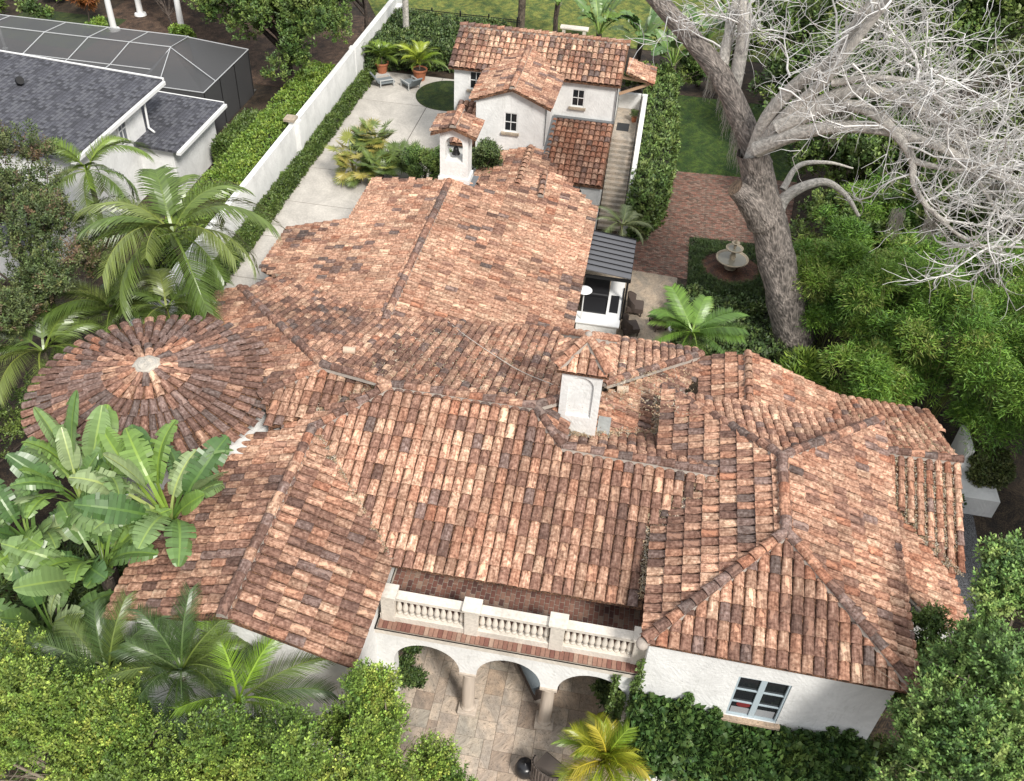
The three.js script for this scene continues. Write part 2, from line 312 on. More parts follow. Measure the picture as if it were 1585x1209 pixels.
// window set into an opening of a wall facing +z: z = face of the wall
function windowAt(house, x, y, z, w, h, cols, rows, o = {}) {
  const f = .06, d = o.proud ? .1 : -.03, z0 = z + d - .1, z1 = z + d, gs = [bx(x - w / 2, x + w / 2, y, y + f, z0, z1), bx(x - w / 2, x + w / 2, y + h - f, y + h, z0, z1), bx(x - w / 2, x - w / 2 + f, y + f, y + h - f, z0, z1), bx(x + w / 2 - f, x + w / 2, y + f, y + h - f, z0, z1)];
  const fr = part('window', merge(gs), o.mat || M.white, house), iw = w - 2 * f, ih = h - 2 * f, mw = o.mull || .03, cw = (o.centre || mw) / 2;
  for (let c = 0; c < cols; c++) for (let r = 0; r < rows; r++) mesh('pane', bx(x - iw / 2 + c * iw / cols + .004, x - iw / 2 + (c + 1) * iw / cols - .004, y + f + r * ih / rows + .002, y + f + (r + 1) * ih / rows - .002, z1 - .075, z1 - .065), M.glass, fr);
  const bars = []; for (let c = 1; c < cols; c++) { const q = x - iw / 2 + c * iw / cols; bars.push(bx(q - cw, q + cw, y + f, y + h - f, z1 - .06, z1 - .012)); }
  for (let r = 1; r < rows; r++) for (let c = 0; c < cols; c++) { const q = y + f + r * ih / rows; bars.push(bx(x - iw / 2 + c * iw / cols + (c ? cw : 0), x - iw / 2 + (c + 1) * iw / cols - (c < cols - 1 ? cw : 0), q - mw / 2, q + mw / 2, z1 - .06, z1 - .02)); }
  if (bars.length) mesh('glazing_bar', merge(bars), o.mat || M.white, fr);
  if (o.sill !== 0) mesh('sill', cbx(x - w / 2 - .12, x + w / 2 + .12, y - .13, y - .005, z - .05, z + .14, .012), o.sillMat || M.trim, fr);
  return fr;
}
const hole = (x, y, w, h) => [[x - w / 2, y], [x + w / 2, y], [x + w / 2, y + h], [x - w / 2, y + h]];

// ---------- ground ----------
const struct = (name, geo, mat) => { const m = mesh(name, geo, mat); m.userData.kind = 'structure'; return m; };
struct('ground', flat([[-200, 60], [200, 60], [200, -320], [-200, -320]], -.02), std(.075, .062, .045, { map: mulchT }));
struct('park_lawn', flat([[-22, -71.6], [18, -71.6], [60, -150], [-60, -150]], .006), std(.20, .25, .065, { map: grassT, bumpMap: grassT, bumpScale: .03, roughness: 1 }));
{ // travertine patio in front of the arcade, laid stone by stone
  const base = struct('patio', flat([[-8, -18.7], [5, -18.7], [5, -6], [-8, -6]], .004), std(.22, .19, .155, { map: stoneT }));
  const r = rng(31), cell = .305, X0 = -7.9, Z0 = -18.6, nx = 42, nz = 41, occ = new Uint8Array(nx * nz);
  const tones = [[.62, .555, .495], [.67, .605, .54], [.57, .50, .445], [.55, .46, .385], [.56, .53, .48], [.64, .575, .52], [.46, .39, .34], [.69, .635, .575]].map(t => std(...t, { map: stoneT, roughness: .8 }));
  for (let j = 0; j < nz; j++) for (let i = 0; i < nx; i++) {
    if (occ[j * nx + i]) continue; const opts = [[2, 2], [3, 2], [2, 3], [3, 3], [2, 2]]; let [w, d] = opts[(r() * 5) | 0];
    const free = (w, d) => { if (i + w > nx || j + d > nz) return false; for (let a = 0; a < d; a++) for (let b = 0; b < w; b++) if (occ[(j + a) * nx + i + b]) return false; return true; };
    while (!free(w, d)) { if (w > 1) w--; else d--; if (d < 1) d = w = 1; if (w === 1 && d === 1) break; }
    for (let a = 0; a < d; a++) for (let b = 0; b < w; b++) occ[(j + a) * nx + i + b] = 1;
    const x = X0 + i * cell, z = Z0 + j * cell, y = .016 + r() * .006; if (z > -10 && x < -3.5) continue;
    const g = bx(x + .006, x + w * cell - .006, .005, y, z + .006, z + d * cell - .006); const uv = g.attributes.uv, ox = r() * 9, oz = r() * 9; for (let k = 0; k < uv.count; k++) uv.setXY(k, uv.getX(k) + ox, uv.getY(k) + oz);
    mesh('paver', g, tones[(r() * r() * 1.3 * tones.length | 0) % tones.length], base);
  }
}
{ // concrete drive in slabs
  const base = struct('driveway', flat([[-19.4, -29], [-9, -29], [-9, -62.2], [-19.4, -62.2]], .003), std(.16, .15, .135, { map: concreteT }));
  const zs = [-62.1, -57.3, -51.4, -47.5, -43.5, -39.8, -35.9, -29.1], r = rng(5);
  for (let i = 0; i + 1 < zs.length; i++) for (const [x0, x1] of [[-19.3, -14.5], [-14.5, -9.1]]) {
    const t = .97 + r() * .06; mesh('slab', bx(x0 + .025, x1 - .025, .004, .03 + r() * .003, zs[i] + .025, zs[i + 1] - .025), std(.56 * t, .54 * t, .505 * t, { map: concreteT, roughness: .93 }), base);
  }
}
{ // grass bed with a round end beside the guest house
  const pts = []; for (let i = 0; i <= 20; i++) { const a = Math.PI * (.5 + i / 20); pts.push([-13.6 + Math.cos(a) * 2.1, -59.4 - Math.sin(a) * 2.4]); }
  pts.push([-11.3, -57.0], [-11.3, -62.0]);
  struct('grass_bed', prism(pts, .005, .06), std(.05, .085, .02, { map: grassT, bumpMap: grassT, bumpScale: .05, roughness: 1 }));
}
struct('garden_patio', flat([[-2, -29.5], [2.8, -29.5], [2.75, -41.1], [-2, -42.2]], .005), std(.48, .42, .35, { map: stoneT }));
struct('brick_path', flat([[-.2, -41.3], [3.25, -41.1], [3.25, -45.3], [8.5, -45.6], [9.5, -53.2], [2.3, -52.7], [1.2, -46.2], [0, -44]], .007), M.brickpath);
struct('lawn', flat([[1.4, -52.6], [9.5, -53.1], [9.5, -64], [1.6, -64]], .006), std(.065, .13, .022, { map: grassT, bumpMap: grassT, bumpScale: .05, roughness: 1 }));
struct('ground_cover_bed', flat([[3.25, -45.2], [8.3, -45.6], [9.6, -40.2], [3.25, -39.9]], .009), std(.030, .050, .018, { map: grassT, bumpMap: grassT, bumpScale: .06, roughness: 1 }));
struct('mulch_ring', flat(Array.from({ length: 24 }, (_, i) => [5.45 + Math.cos(i / 24 * 6.283) * 1.55, -42.7 + Math.sin(i / 24 * 6.283) * 1.45]), .014), std(.13, .07, .05, { map: mulchT }));
struct('stone_path', flat([[3.0, -40.0], [9.5, -39.6], [9.5, -38.9], [3.0, -39.3]], .012), std(.36, .32, .27, { map: stoneT }));
struct('gravel_strip', flat([[12.2, -27], [14.9, -27.4], [14.4, -17], [12.2, -17]], .006), M.gravel);
struct('mulch_path', flat([[-42, -58], [-22, -57.6], [-20.6, -72], [-42, -72]], .008), std(.14, .105, .085, { map: mulchT }));
struct('neighbour_lawn', flat([[-48, -60.5], [-40, -59.5], [-40, -66], [-48, -66]], .014), std(.05, .08, .02, { map: grassT }));

// ---------- main house ----------
const villa = building('main_house', 'large white stucco villa with rambling brown clay tile roofs around an arcaded balcony', 'house', [-2, 0, -20]);
{
  const s = .4;
  // walls
  const wl = [];
  wl.push(bx(2.15, 8.6, 0, 5.95, -24.6, -15.1)); wl.push(elev([[2.15, 0], [8.6, 0], [8.6, 5.95], [2.15, 5.95]], -15.1, -14.85, [hole(5.38, 2.95, 1.42, 1.95)]));                       // right wing
  wl.push(elev([[-12.1, 0], [-5.56, 0], [-5.56, 5.18], [-8.76, 6.48], [-12.1, 5.12]], -19.2, -12.98)); // left wing with its gable
  wl.push(bx(-11.5, -1.6, 0, 5.9, -23.6, -19.0)); wl.push(bx(-1.6, 2.1, 0, 4.4, -24.5, -19.0)); wl.push(bx(-11.5, -1.6, 0, 4.2, -28.4, -23.6));                           // centre block
  wl.push(bx(-15.2, -9, 0, 4.3, -28, -21));
  wl.push(bx(3.6, 8.5, 0, 3.5, -28.9, -24.6)); wl.push(bx(-2, 2.6, 0, 3.7, -29.6, -24.5));
  wl.push(bx(8.6, 11.9, 0, 3.0, -29.2, -19.4)); wl.push(bx(8.6, 11.6, 0, 3.3, -24, -19.5));
  part('wall', merge(wl), M.stucco, villa);
  // bay under the vine, at the foot of the right wing
  part('bay', merge([bx(2.9, 8.2, 0, 2.1, -14.9, -13.95), bx(2.8, 8.3, 2.1, 2.25, -14.9, -13.8)]), M.stucco, villa);
  for (let k = 0; k < 3; k++) windowAt(villa, 4.25 + k * 1.25, .35, -13.95, .86, 1.5, 1, 2, { mat: M.frame, sill: 0, proud: 1 });
  for (let k = 0; k < 4; k++) part('pilaster', bx(3.55 + k * 1.25, 3.68 + k * 1.25 + .08, 0, 2.08, -13.95, -13.86), M.trim, villa);
  // arcade
  const sh = new THREE.Shape(); sh.moveTo(-5.56, 0); sh.lineTo(-5.05, 0); sh.lineTo(-5.05, 2.35);
  for (const [a, b] of [[-5.05, -3.05], [-2.55, -.62], [-.12, 1.9]]) { const c = (a + b) / 2; if (a > -5) sh.lineTo(a, 2.35); for (let i = 1; i <= 20; i++) { const t = Math.PI * (1 - i / 20); sh.lineTo(c + Math.cos(t) * (b - a) / 2, 2.35 + Math.sin(t) * 1.03); } }
  sh.lineTo(1.9, 0); sh.lineTo(2.15, 0); sh.lineTo(2.15, 3.72); sh.lineTo(-5.56, 3.72); sh.closePath();
  const arc = part('arcade', elev(sh, -15.47, -15.03), M.stucco, villa);
  mesh('cornice', bx(-5.56, 2.15, 3.72, 3.95, -15.47, -14.97), M.cast, arc);
  mesh('drip_edge', bx(-5.56, 2.15, 3.95, 3.975, -15.47, -14.93), M.iron, arc);
  for (const x of [-2.8, -.37]) {
    const col = part('column', new THREE.LatheGeometry([[.215, .16], [.235, .2], [.235, .24], [.2, .3], [.195, .34], [.2, .9], [.185, 2.05], [.21, 2.07], [.21, 2.1], [.185, 2.12], [.19, 2.2], [.23, 2.24]].map(([a, b]) => new THREE.Vector2(a, b)), 20).translate(x, 0, -15.25), M.column, villa);
    mesh('plinth', cbx(x - .29, x + .29, .02, .16, -15.54, -14.96, .015), M.column, col); mesh('capital', cbx(x - .26, x + .26, 2.24, 2.35, -15.52, -14.98, .012), M.column, col);
  }
  // balcony
  const bal = part('balcony', bx(-5.5, 2.12, 3.55, 3.98, -19, -15.48), M.stucco, villa);
  const r = rng(77), bt = [[.26, .13, .10], [.21, .095, .075], [.33, .19, .145], [.15, .075, .065], [.40, .28, .22], [.25, .14, .115]].map(t => std(...t, { map: concreteT, roughness: .85 }));
  const bg = bt.map(() => []);
  for (let j = 0; j < 14; j++) for (let i = 0; i < 51; i++) { const x = -5.45 + i * .148, z = -18.9 + j * .25 + (i % 2) * .125; if (z > -15.7) continue; bg[(r() * r() * 8 | 0) % 6].push(bx(x + .008, x + .134, 4.0, 4.03 + r() * .003, z + .014, z + .236)); }
  mesh('floor_joint', bx(-5.5, 2.12, 3.981, 4.012, -19, -15.5), std(.46, .41, .36, { map: concreteT }), bal);
  bg.forEach((g, i) => { if (!g.length) return; const m = mesh('floor_bricks', merge(g), bt[i], bal); m.userData.kind = 'stuff'; });
  const led = part('brick_ledge', bx(-5.5, 2.12, 3.976, 4.02, -15.3, -14.95), std(.42, .37, .32, { map: concreteT }), villa);
  for (let i = 0; i < 56; i++) { const x = -5.46 + i * .135; mesh('brick', cbx(x + .006, x + .129, 4.02, 4.07 + r() * .004, -15.25, -14.945 - r() * .008, .006), [bt[0], bt[2], bt[4], bt[2], bt[1]][r() * 5 | 0], led); }
  const rail = part('balustrade', merge([cbx(-5.45, 2.1, 4.02, 4.32, -15.52, -15.22, .015)]), M.cast, villa);
  mesh('handrail', merge([cbx(-5.45, 2.1, 5.03, 5.18, -15.53, -15.23, .02), cbx(-5.45, 2.1, 4.98, 5.03, -15.49, -15.27, .01)]), M.cast, rail);
  const bprof = [[.04, 0], [.068, 0], [.068, .04], [.045, .06], [.05, .09], [.075, .16], [.08, .21], [.06, .3], [.04, .38], [.038, .42], [.05, .44], [.05, .46], [.068, .48], [.068, .53]].map(([a, b]) => new THREE.Vector2(a * 1.12, b * 1.25));
  const bGeo = new THREE.LatheGeometry(bprof, 10);
  const posts = [-5.2, -2.78, -.34, 2.0];
  for (const x of posts) { mesh('post', merge([cbx(x - .2, x + .2, 4.07, 5.2, -15.56, -15.19, .012)]), M.cast, rail); mesh('post_cap', cbx(x - .26, x + .26, 5.2, 5.3, -15.62, -15.12, .02), M.cast, rail); }
  for (let k = 0; k < 3; k++) { const a = posts[k] + .2, b = posts[k + 1] - .2, n = 11; for (let i = 0; i < n; i++) { const t = mesh('baluster', bGeo, M.cast, rail); t.position.set(a + (i + .5) * (b - a) / n, 4.32, -15.38); } }
  for (const x of [-3.4, -1, 1.1]) windowAt(villa, x, 4.04, -19, 1.2, 1.7, 2, 3, { sill: 0, proud: 1, mat: M.white });
  part('loggia_wall', bx(-5.5, 2.1, .02, 3.55, -19, -18.6), M.stucco, villa);
  windowAt(villa, -1.6, .03, -18.6, 2.4, 2.5, 4, 3, { sill: 0, proud: 1, mat: M.white });
  // windows of the right wing
  const w = windowAt(villa, 5.38, 2.95, -14.85, 1.42, 1.95, 2, 3, { mat: M.frame, centre: .16, mull: .04, sillMat: std(.62, .50, .40, { map: stoneT }) });
  mesh('curtain', merge([bx(4.78, 5.3, 3.03, 3.3, -14.945, -14.935), bx(5.48, 5.98, 3.03, 3.34, -14.945, -14.935)]), std(.30, .31, .32), w); mesh('red_cushion', new THREE.SphereGeometry(.16, 12, 8).scale(1.3, .8, .05).translate(5.08, 3.45, -14.94), std(.16, .012, .012), w);
  // roofs
  slope(villa, '+z', s, [-21.5, 7.41], [[-6.72, -21.5], [-2.1, -21.5], [-1.07, -20.4], [3.7, -20.27], [1.9, -18.5], [1.9, -16.25], [-5.36, -16.25], [-8.76, -19.75]], 'front');
  slope(villa, '+x', s, [-8.76, 6.7], [[-8.76, -19.75], [-8.76, -12.7], [-5.42, -12.78], [-5.38, -16.22]], 'front', {});
  slope(villa, '-x', s, [-8.76, 6.7], [[-6.72, -21.5], [-8.76, -19.75], [-8.76, -12.68], [-12.35, -12.95], [-13.0, -17.7], [-12.95, -18.15], [-12.4, -18.55], [-11.85, -19.35], [-11.6, -20.1], [-10.3, -19.85], [-9.13, -20.5]], 'front', {});
  slope(villa, '+z', s, [-22.1, 7.25], [[-9.2, -22.1], [-6.85, -21.75], [-9.13, -20.5], [-10.3, -19.85], [-10.8, -20.9]], 'front');
  slope(villa, '-x', s, [-9.2, 7.25], [[-9.2, -22.1], [-10.84, -20.95], [-11.5, -20.5], [-13.6, -20.3], [-16, -24], [-16, -28.7], [-14.95, -28.6]], 'front');
  slope(villa, '-z', s, [-21.5, 7.41], [[-9.25, -22.3], [-6.72, -21.5], [-2.1, -21.5], [-1.45, -22.2], [-.15, -24.6], [3.4, -29.3], [3.4, -30], [-1.8, -30.2], [-8.9, -28.6], [-14.9, -32.2], [-15.4, -29.4]], 'front', {});
  slope(villa, '+x', s, [3.39, 4.33], [[-1.3, -21.6], [-.15, -24.6], [3.4, -29.25], [3.45, -28.2], [2.4, -26], [2.4, -23.6], [0, -22.4]], 'front');
  slope(villa, '+x', .75, [-2.1, 7.36], [[-2.1, -21.5], [-1.05, -20.4], [-1.1, -21.9], [-1.4, -22.4]], 'front');
  slope(villa, '-z', .6, [-20.4, 6.95], [[-1.07, -20.4], [3.7, -20.3], [2.2, -23.6], [0, -22.45], [-1.2, -21.75]], 'front');
  slope(villa, '-x', s, [5.1, 5.0], [[5.1, -29], [5.1, -24.8], [3.45, -24.8], [3.45, -29.2]], 'orange');
  slope(villa, '+x', s, [5.1, 5.0], [[5.1, -29], [8.62, -29.2], [8.7, -24.8], [5.1, -24.8]], 'orange');
  slope(villa, '-z', s, [-24.6, 5.0], [[8.6, -24.6], [12.2, -24.7], [12.55, -29.4], [8.6, -29.7]], 'orange', {});
  slope(villa, '+z', s, [-24.6, 5.0], [[8.8, -24.6], [12.2, -24.7], [12.1, -21.05], [11.75, -20.95], [10.1, -22.8], [8.8, -24]], 'orange', { tw: .82 });
  slope(villa, '+x', s, [11.09, 3.72], [[10.1, -22.8], [11.75, -20.95], [11.95, -18.9], [11.05, -18.6], [8.8, -19.8], [8.8, -24]], 'orange');
  slope(villa, '-x', .39, [5.42, 7.55], [[5.42, -17.85], [5.42, -20.8], [1.95, -25], [1.95, -14.55]], 'front', {});
  slope(villa, '+x', .39, [5.42, 7.55], [[5.42, -20.8], [5.42, -17.85], [8.85, -14.45], [9.25, -25]], 'front', {});
  slope(villa, '+z', .41, [-17.85, 7.55], [[5.42, -17.85], [1.93, -14.52], [8.85, -14.45]], 'front', {});
  slope(villa, '-z', .41, [-20.8, 7.55], [[5.42, -20.8], [1.95, -25], [9.25, -25]], 'front', {});
  // ridges and hips
  ridge(villa, [[-8.76, 6.72, -12.7], [-8.76, 6.72, -19.75]]); ridge(villa, [[-8.76, 6.72, -19.75], [-6.72, 7.43, -21.5]]);
  ridge(villa, [[-9.2, 7.27, -22.1], [-6.72, 7.43, -21.5]]); ridge(villa, [[-6.72, 7.43, -21.5], [-2.1, 7.43, -21.5]]);
  ridge(villa, [[-2.1, 7.43, -21.5], [-1.07, 6.99, -20.4]]); ridge(villa, [[-1.07, 6.99, -20.4], [3.6, 6.95, -20.3]]);
  ridge(villa, [[-2.1, 7.43, -21.5], [-1.5, 7.1, -22.3]]);
  ridge(villa, [[-9.2, 7.27, -22.1], [-15.0, 4.85, -28.6]]); ridge(villa, [[-9.2, 7.27, -22.1], [-10.9, 6.68, -20.85]]);
  ridge(villa, [[-.1, 6.1, -24.6], [3.4, 4.38, -29.25]]);
  ridge(villa, [[5.42, 7.57, -17.85], [5.42, 7.57, -20.8]]); ridge(villa, [[5.42, 7.57, -17.85], [1.95, 6.22, -14.55]]); ridge(villa, [[5.42, 7.57, -17.85], [8.85, 6.22, -14.45]]);
  ridge(villa, [[5.42, 7.57, -20.8], [1.95, 6.0, -25]]); ridge(villa, [[5.42, 7.57, -20.8], [9.25, 6.0, -25]]);
  ridge(villa, [[5.1, 5.02, -29], [5.1, 5.02, -25.1]], 'orange'); ridge(villa, [[9.6, 5.02, -24.6], [12.2, 5.02, -24.68]]); ridge(villa, [[9.6, 4.33, -19.5], [11.0, 3.78, -18.65]], 'orange');
  // finials at the hip ends of the right wing
  for (const [x, y, z] of [[1.9, 6.2, -14.45], [8.92, 6.15, -14.35]]) part('hip_end', new THREE.SphereGeometry(.17, 10, 8).scale(1, .8, 1.2).translate(x, y, z), M.mortar, villa);
  // round tower
  const tc = [-14.45, -20.6], TR_ = 3.72, rim = 6.5, apex = 7.62, ts = (apex - rim) / TR_, th = Math.hypot(1, ts);
  part('tower_wall', uvm(new THREE.CylinderGeometry(2.9, 2.9, 6.35, 40).translate(tc[0], 3.17, tc[1])), M.stucco, villa);
  const cone = part('tower_roof', uvm(new THREE.ConeGeometry(TR_, apex - rim, 48).translate(tc[0], (apex + rim) / 2 - .01, tc[1])), M.deck, villa);
  part('tower_soffit', uvm(new THREE.CylinderGeometry(TR_ - .05, 2.9, .16, 48).translate(tc[0], rim - .09, tc[1])), M.stucco, villa);
  const rt = rng(9), m = new THREE.Matrix4();
  const ring = (n, r1, r0, w, off) => {
    for (let i = 0; i < n; i++) {
      const a = (i + off) / n * Math.PI * 2 + (rt() - .5) * .012, c = Math.cos(a), sn = Math.sin(a), fall = V(c, -ts, sn).divideScalar(th), nor = V(c * ts, 1, sn * ts).divideScalar(th);
      const len = (r1 - r0) * th + .05 + (rt() - .5) * .03, p = V(tc[0] + c * r0, apex - ts * r0, tc[1] + sn * r0).addScaledVector(nor, .02 + rt() * .012);
      m.makeBasis(nor.clone().cross(fall), nor, fall).setPosition(p);
      villa.tiles.push({ m: m.clone(), len, w: w * (.95 + rt() * .1), cell: cellFor(r0 < 1 ? 'front' : 'tower', rt), tint: pick(r0 < 1 ? PAL.front : r1 > 3.7 && rt() < .15 ? PAL.orange : PAL.tower, rt(), r0 < 1 ? 0 : .4), deck: cone, d: p.distanceTo(CAM), geo: tileGeo, j: .85 + rt() * .3 });
    }
  };
  for (const [a, b] of [[3.84, 3.35], [3.4, 2.85], [2.9, 2.35], [2.4, 1.85]]) ring(58, a, b, .35 + 1.1 * (a + b) / 2 / 3.6 * .62, 0);
  ring(38, 1.9, 1.35, .85, .3); ring(24, 1.32, .8, .9, .2); ring(16, .86, .35, .85, 0);
  const capPts = []; for (let i = 0; i <= 5; i++) capPts.push(new THREE.Vector2(.43 * Math.cos(i / 5 * Math.PI / 2) + .001, .15 * Math.sin(i / 5 * Math.PI / 2)));
  const cap = new THREE.LatheGeometry(capPts, 18); { const q = cap.attributes.position; for (let i = 0; i < q.count; i++) { const a = Math.atan2(q.getZ(i), q.getX(i)), k = 1 + .09 * Math.cos(a * 7) * clamp(1 - q.getY(i) / .15) + .12 * noise(a * 2, 1, 3); q.setX(i, q.getX(i) * k); q.setZ(i, q.getZ(i) * k); } cap.computeVertexNormals(); }
  part('tower_cap', cap.translate(tc[0], apex - .06, tc[1]), std(.64, .63, .60, { map: stoneT, bumpMap: concreteT, bumpScale: .02 }), villa, 'white mortar cap on the tower roof');
  // chimney with a blind arch and its own small roof
  const ch = new THREE.Shape([[-1.4, 5.4], [-.15, 5.4], [-.15, 8.76], [-1.4, 8.76]].map(q => new THREE.Vector2(...q))), nic = []; nic.push([-1.17, 6.9]); nic.push([-.38, 6.9]); for (let i = 0; i <= 12; i++) { const a = i / 12 * Math.PI; nic.push([-.775 + Math.cos(a) * .395, 8.15 + Math.sin(a) * .38]); }
  ch.holes.push(new THREE.Path(nic.map(q => new THREE.Vector2(...q))));
  const chim = part('chimney', merge([elev(ch, -22.03, -21.95), bx(-1.4, -.15, 5.4, 8.76, -23.2, -22.03)]), M.stucco, villa);
  mesh('chimney_eave', bx(-1.55, 0, 8.76, 8.82, -23.55, -21.85), M.iron, chim);
  const cz = -22.7, cx = -.775, ca = [cx, 9.52, cz];
  for (const [ax, poly, ref] of [['+z', [[cx, cz], [-1.58, -21.85], [.03, -21.85]], [cz, 9.46]], ['-z', [[cx, cz], [-1.58, -23.55], [.03, -23.55]], [cz, 9.46]], ['+x', [[cx, cz], [.03, -21.85], [.03, -23.55]], [cx, 9.46]], ['-x', [[cx, cz], [-1.58, -21.85], [-1.58, -23.55]], [cx, 9.46]]]) slope(villa, ax, .78, ref, poly, 'front', { over: .04 });
  for (const [x, z] of [[-1.55, -21.88], [0, -21.88], [-1.55, -23.5], [0, -23.5]]) ridge(villa, [ca, [x, 8.88, z]], 'front');
  part('chimney_ball', new THREE.SphereGeometry(.12, 10, 8).translate(cx, 9.62, cz), M.mortar, villa);
  // lead flashing round the chimney
  const fl = (x0, x1, z0, z1, h) => bx(x0, x1, h, h + .012, z0, z1);
  part('flashing', merge([sqbar([-1.7, 6.53, -21.78], [.25, 5.75, -21.78], .36, .03), sqbar([.1, 5.84, -21.9], [.1, 5.84, -23.3], .42, .03), sqbar([-1.58, 6.5, -21.9], [-1.58, 6.5, -23.2], .3, .03)]), std(.38, .40, .40, { map: concreteT, roughness: .6 }), villa);
  // roof vents
  for (const [x, y, z] of [[-8.85, 6.6, -23.75], [.55, 5.62, -25.0]]) part('roof_vent', merge([bar([x, y - .2, z], [x, y + .18, z], .1, 10), bar([x - .2, y + .12, z + .05], [x + .2, y + .1, z - .02], .13, 10)]), std(.62, .50, .40, { map: concreteT }), villa, 'pale clay vent on the roof');
  // lightning conductor running over the back slope
  part('conductor_cable', tube(smooth([[-6.6, 4.55, -28.9], [-5.6, 5.2, -27.4], [-4.2, 5.95, -25.6], [-2.9, 6.5, -24.2], [-1.5, 6.75, -23.4]], 24), radiiOf(24, .013, .013), 5), M.cast, villa);
  finishTiles(villa);
}

// ---------- courtyard wing with the bell tower ----------
const wing = building('courtyard_wing', 'long single storey wing with pale orange tile roof running between villa and guest house', 'house', [-8.9, 0, -35]);
{
  part('wall', merge([bx(-12.9, -2.15, 0, 2.6, -42, -29), bx(-16, -12.9, 0, 2.2, -36.9, -29), bx(-12.9, -9, 0, 3.2, -40.8, -36.9), bx(-8.6, -4.6, 0, 2.6, -45.8, -42)]), M.stucco, wing);
  slope(wing, '+x', .3, [-8.88, 4.8], [[-8.88, -27.9], [-8.88, -39.6], [-7.6, -40.1], [-6.3, -41.0], [-5.0, -43.6], [-4.1, -44.2], [-1.85, -42.3], [-1.85, -28.2]], 'wing', { cl: .52 });
  slope(wing, '-x', .3, [-8.88, 4.8], [[-8.88, -27.9], [-8.88, -39.6], [-13.15, -41], [-13.15, -37.1], [-16.3, -37.1], [-16.3, -33.3], [-15.2, -32.4], [-9, -27.9]], 'wing', { bias: .6 });
  slope(wing, '-x', .3, [-5.9, 3.85], [[-5.9, -45.85], [-5.9, -41.3], [-7.1, -40.7], [-8.4, -43], [-8.4, -45.85]], 'wing');
  slope(wing, '+x', .3, [-5.9, 3.85], [[-5.9, -45.85], [-5.25, -45.85], [-4.3, -44.5], [-4.3, -43.6], [-5.9, -41.3]], 'wing');
  ridge(wing, [[-8.88, 4.82, -28], [-8.88, 4.82, -39.3]]); ridge(wing, [[-5.9, 3.87, -45.8], [-5.9, 3.87, -41.5]], 'wing'); ridge(wing, [[-4.75, 3.86, -43.2], [-4.65, 3.72, -41.0]], 'wing');
  part('fascia', sqbar([-1.83, 2.6, -42.3], [-1.83, 2.6, -30], .05, .2), M.wood, wing);
  // bell tower
  const x0 = -9.42, x1 = -8.06, cx = (x0 + x1) / 2, z0 = -40.55, z1 = -39.65;
  const sh = new THREE.Shape([[x0, 4.3], [x1, 4.3], [x1, 7.12], [cx, 7.45], [x0, 7.12]].map(q => new THREE.Vector2(...q))); const hole = [[cx - .42, 5.75], [cx + .42, 5.75]]; for (let i = 0; i <= 14; i++) { const a = i / 14 * Math.PI; hole.push([cx + Math.cos(a) * .42, 6.6 + Math.sin(a) * .42]); }
  sh.holes.push(new THREE.Path(hole.map(q => new THREE.Vector2(...q))));
  const bt = part('bell_tower', merge([elev(sh, z0, z1), bx(x0 - .08, x1 + .08, 4.0, 4.9, z0 - .08, z1 + .08)]), M.stucco, wing, 'white bell tower with an arched opening');
  slope(wing, '+x', .38, [cx, 7.62], [[cx, z1 + .3], [cx, -41.3], [x1 + .42, -41.3], [x1 + .42, z1 + .3]], 'wing', { over: .03 });
  slope(wing, '-x', .38, [cx, 7.62], [[cx, z1 + .3], [cx, -41.3], [x0 - .38, -41.3], [x0 - .38, z1 + .3]], 'guest', { over: .03 });
  ridge(wing, [[cx, 7.66, z1 + .32], [cx, 7.66, -41.3]], 'front');
  part('flashing', sqbar([x1 + .2, 4.62, z1 + .1], [x1 + .22, 4.6, z0 - .1], .3, .02), M.lead, wing);
  finishTiles(wing);
  const bell = thing('bell', 'small dark bell hanging in the arch of the white bell tower', 'bell', [cx, 5.95, -40.1]);
  mesh('body', new THREE.LatheGeometry([[.01, .34], [.1, .33], [.13, .25], [.15, .12], [.2, .02], [.21, 0], [.18, 0], [.1, .2], [.01, .25]].map(q => new THREE.Vector2(...q)), 18), M.iron, bell);
  mesh('clapper', merge([bar([0, .25, 0], [0, -.03, 0], .015), new THREE.SphereGeometry(.04, 8, 6).translate(0, -.03, 0)]), M.iron, bell);
  mesh('yoke', merge([bar([-.42, .38, 0], [.42, .38, 0], .02), bar([0, .33, 0], [0, .4, 0], .03)]), M.iron, bell);
}
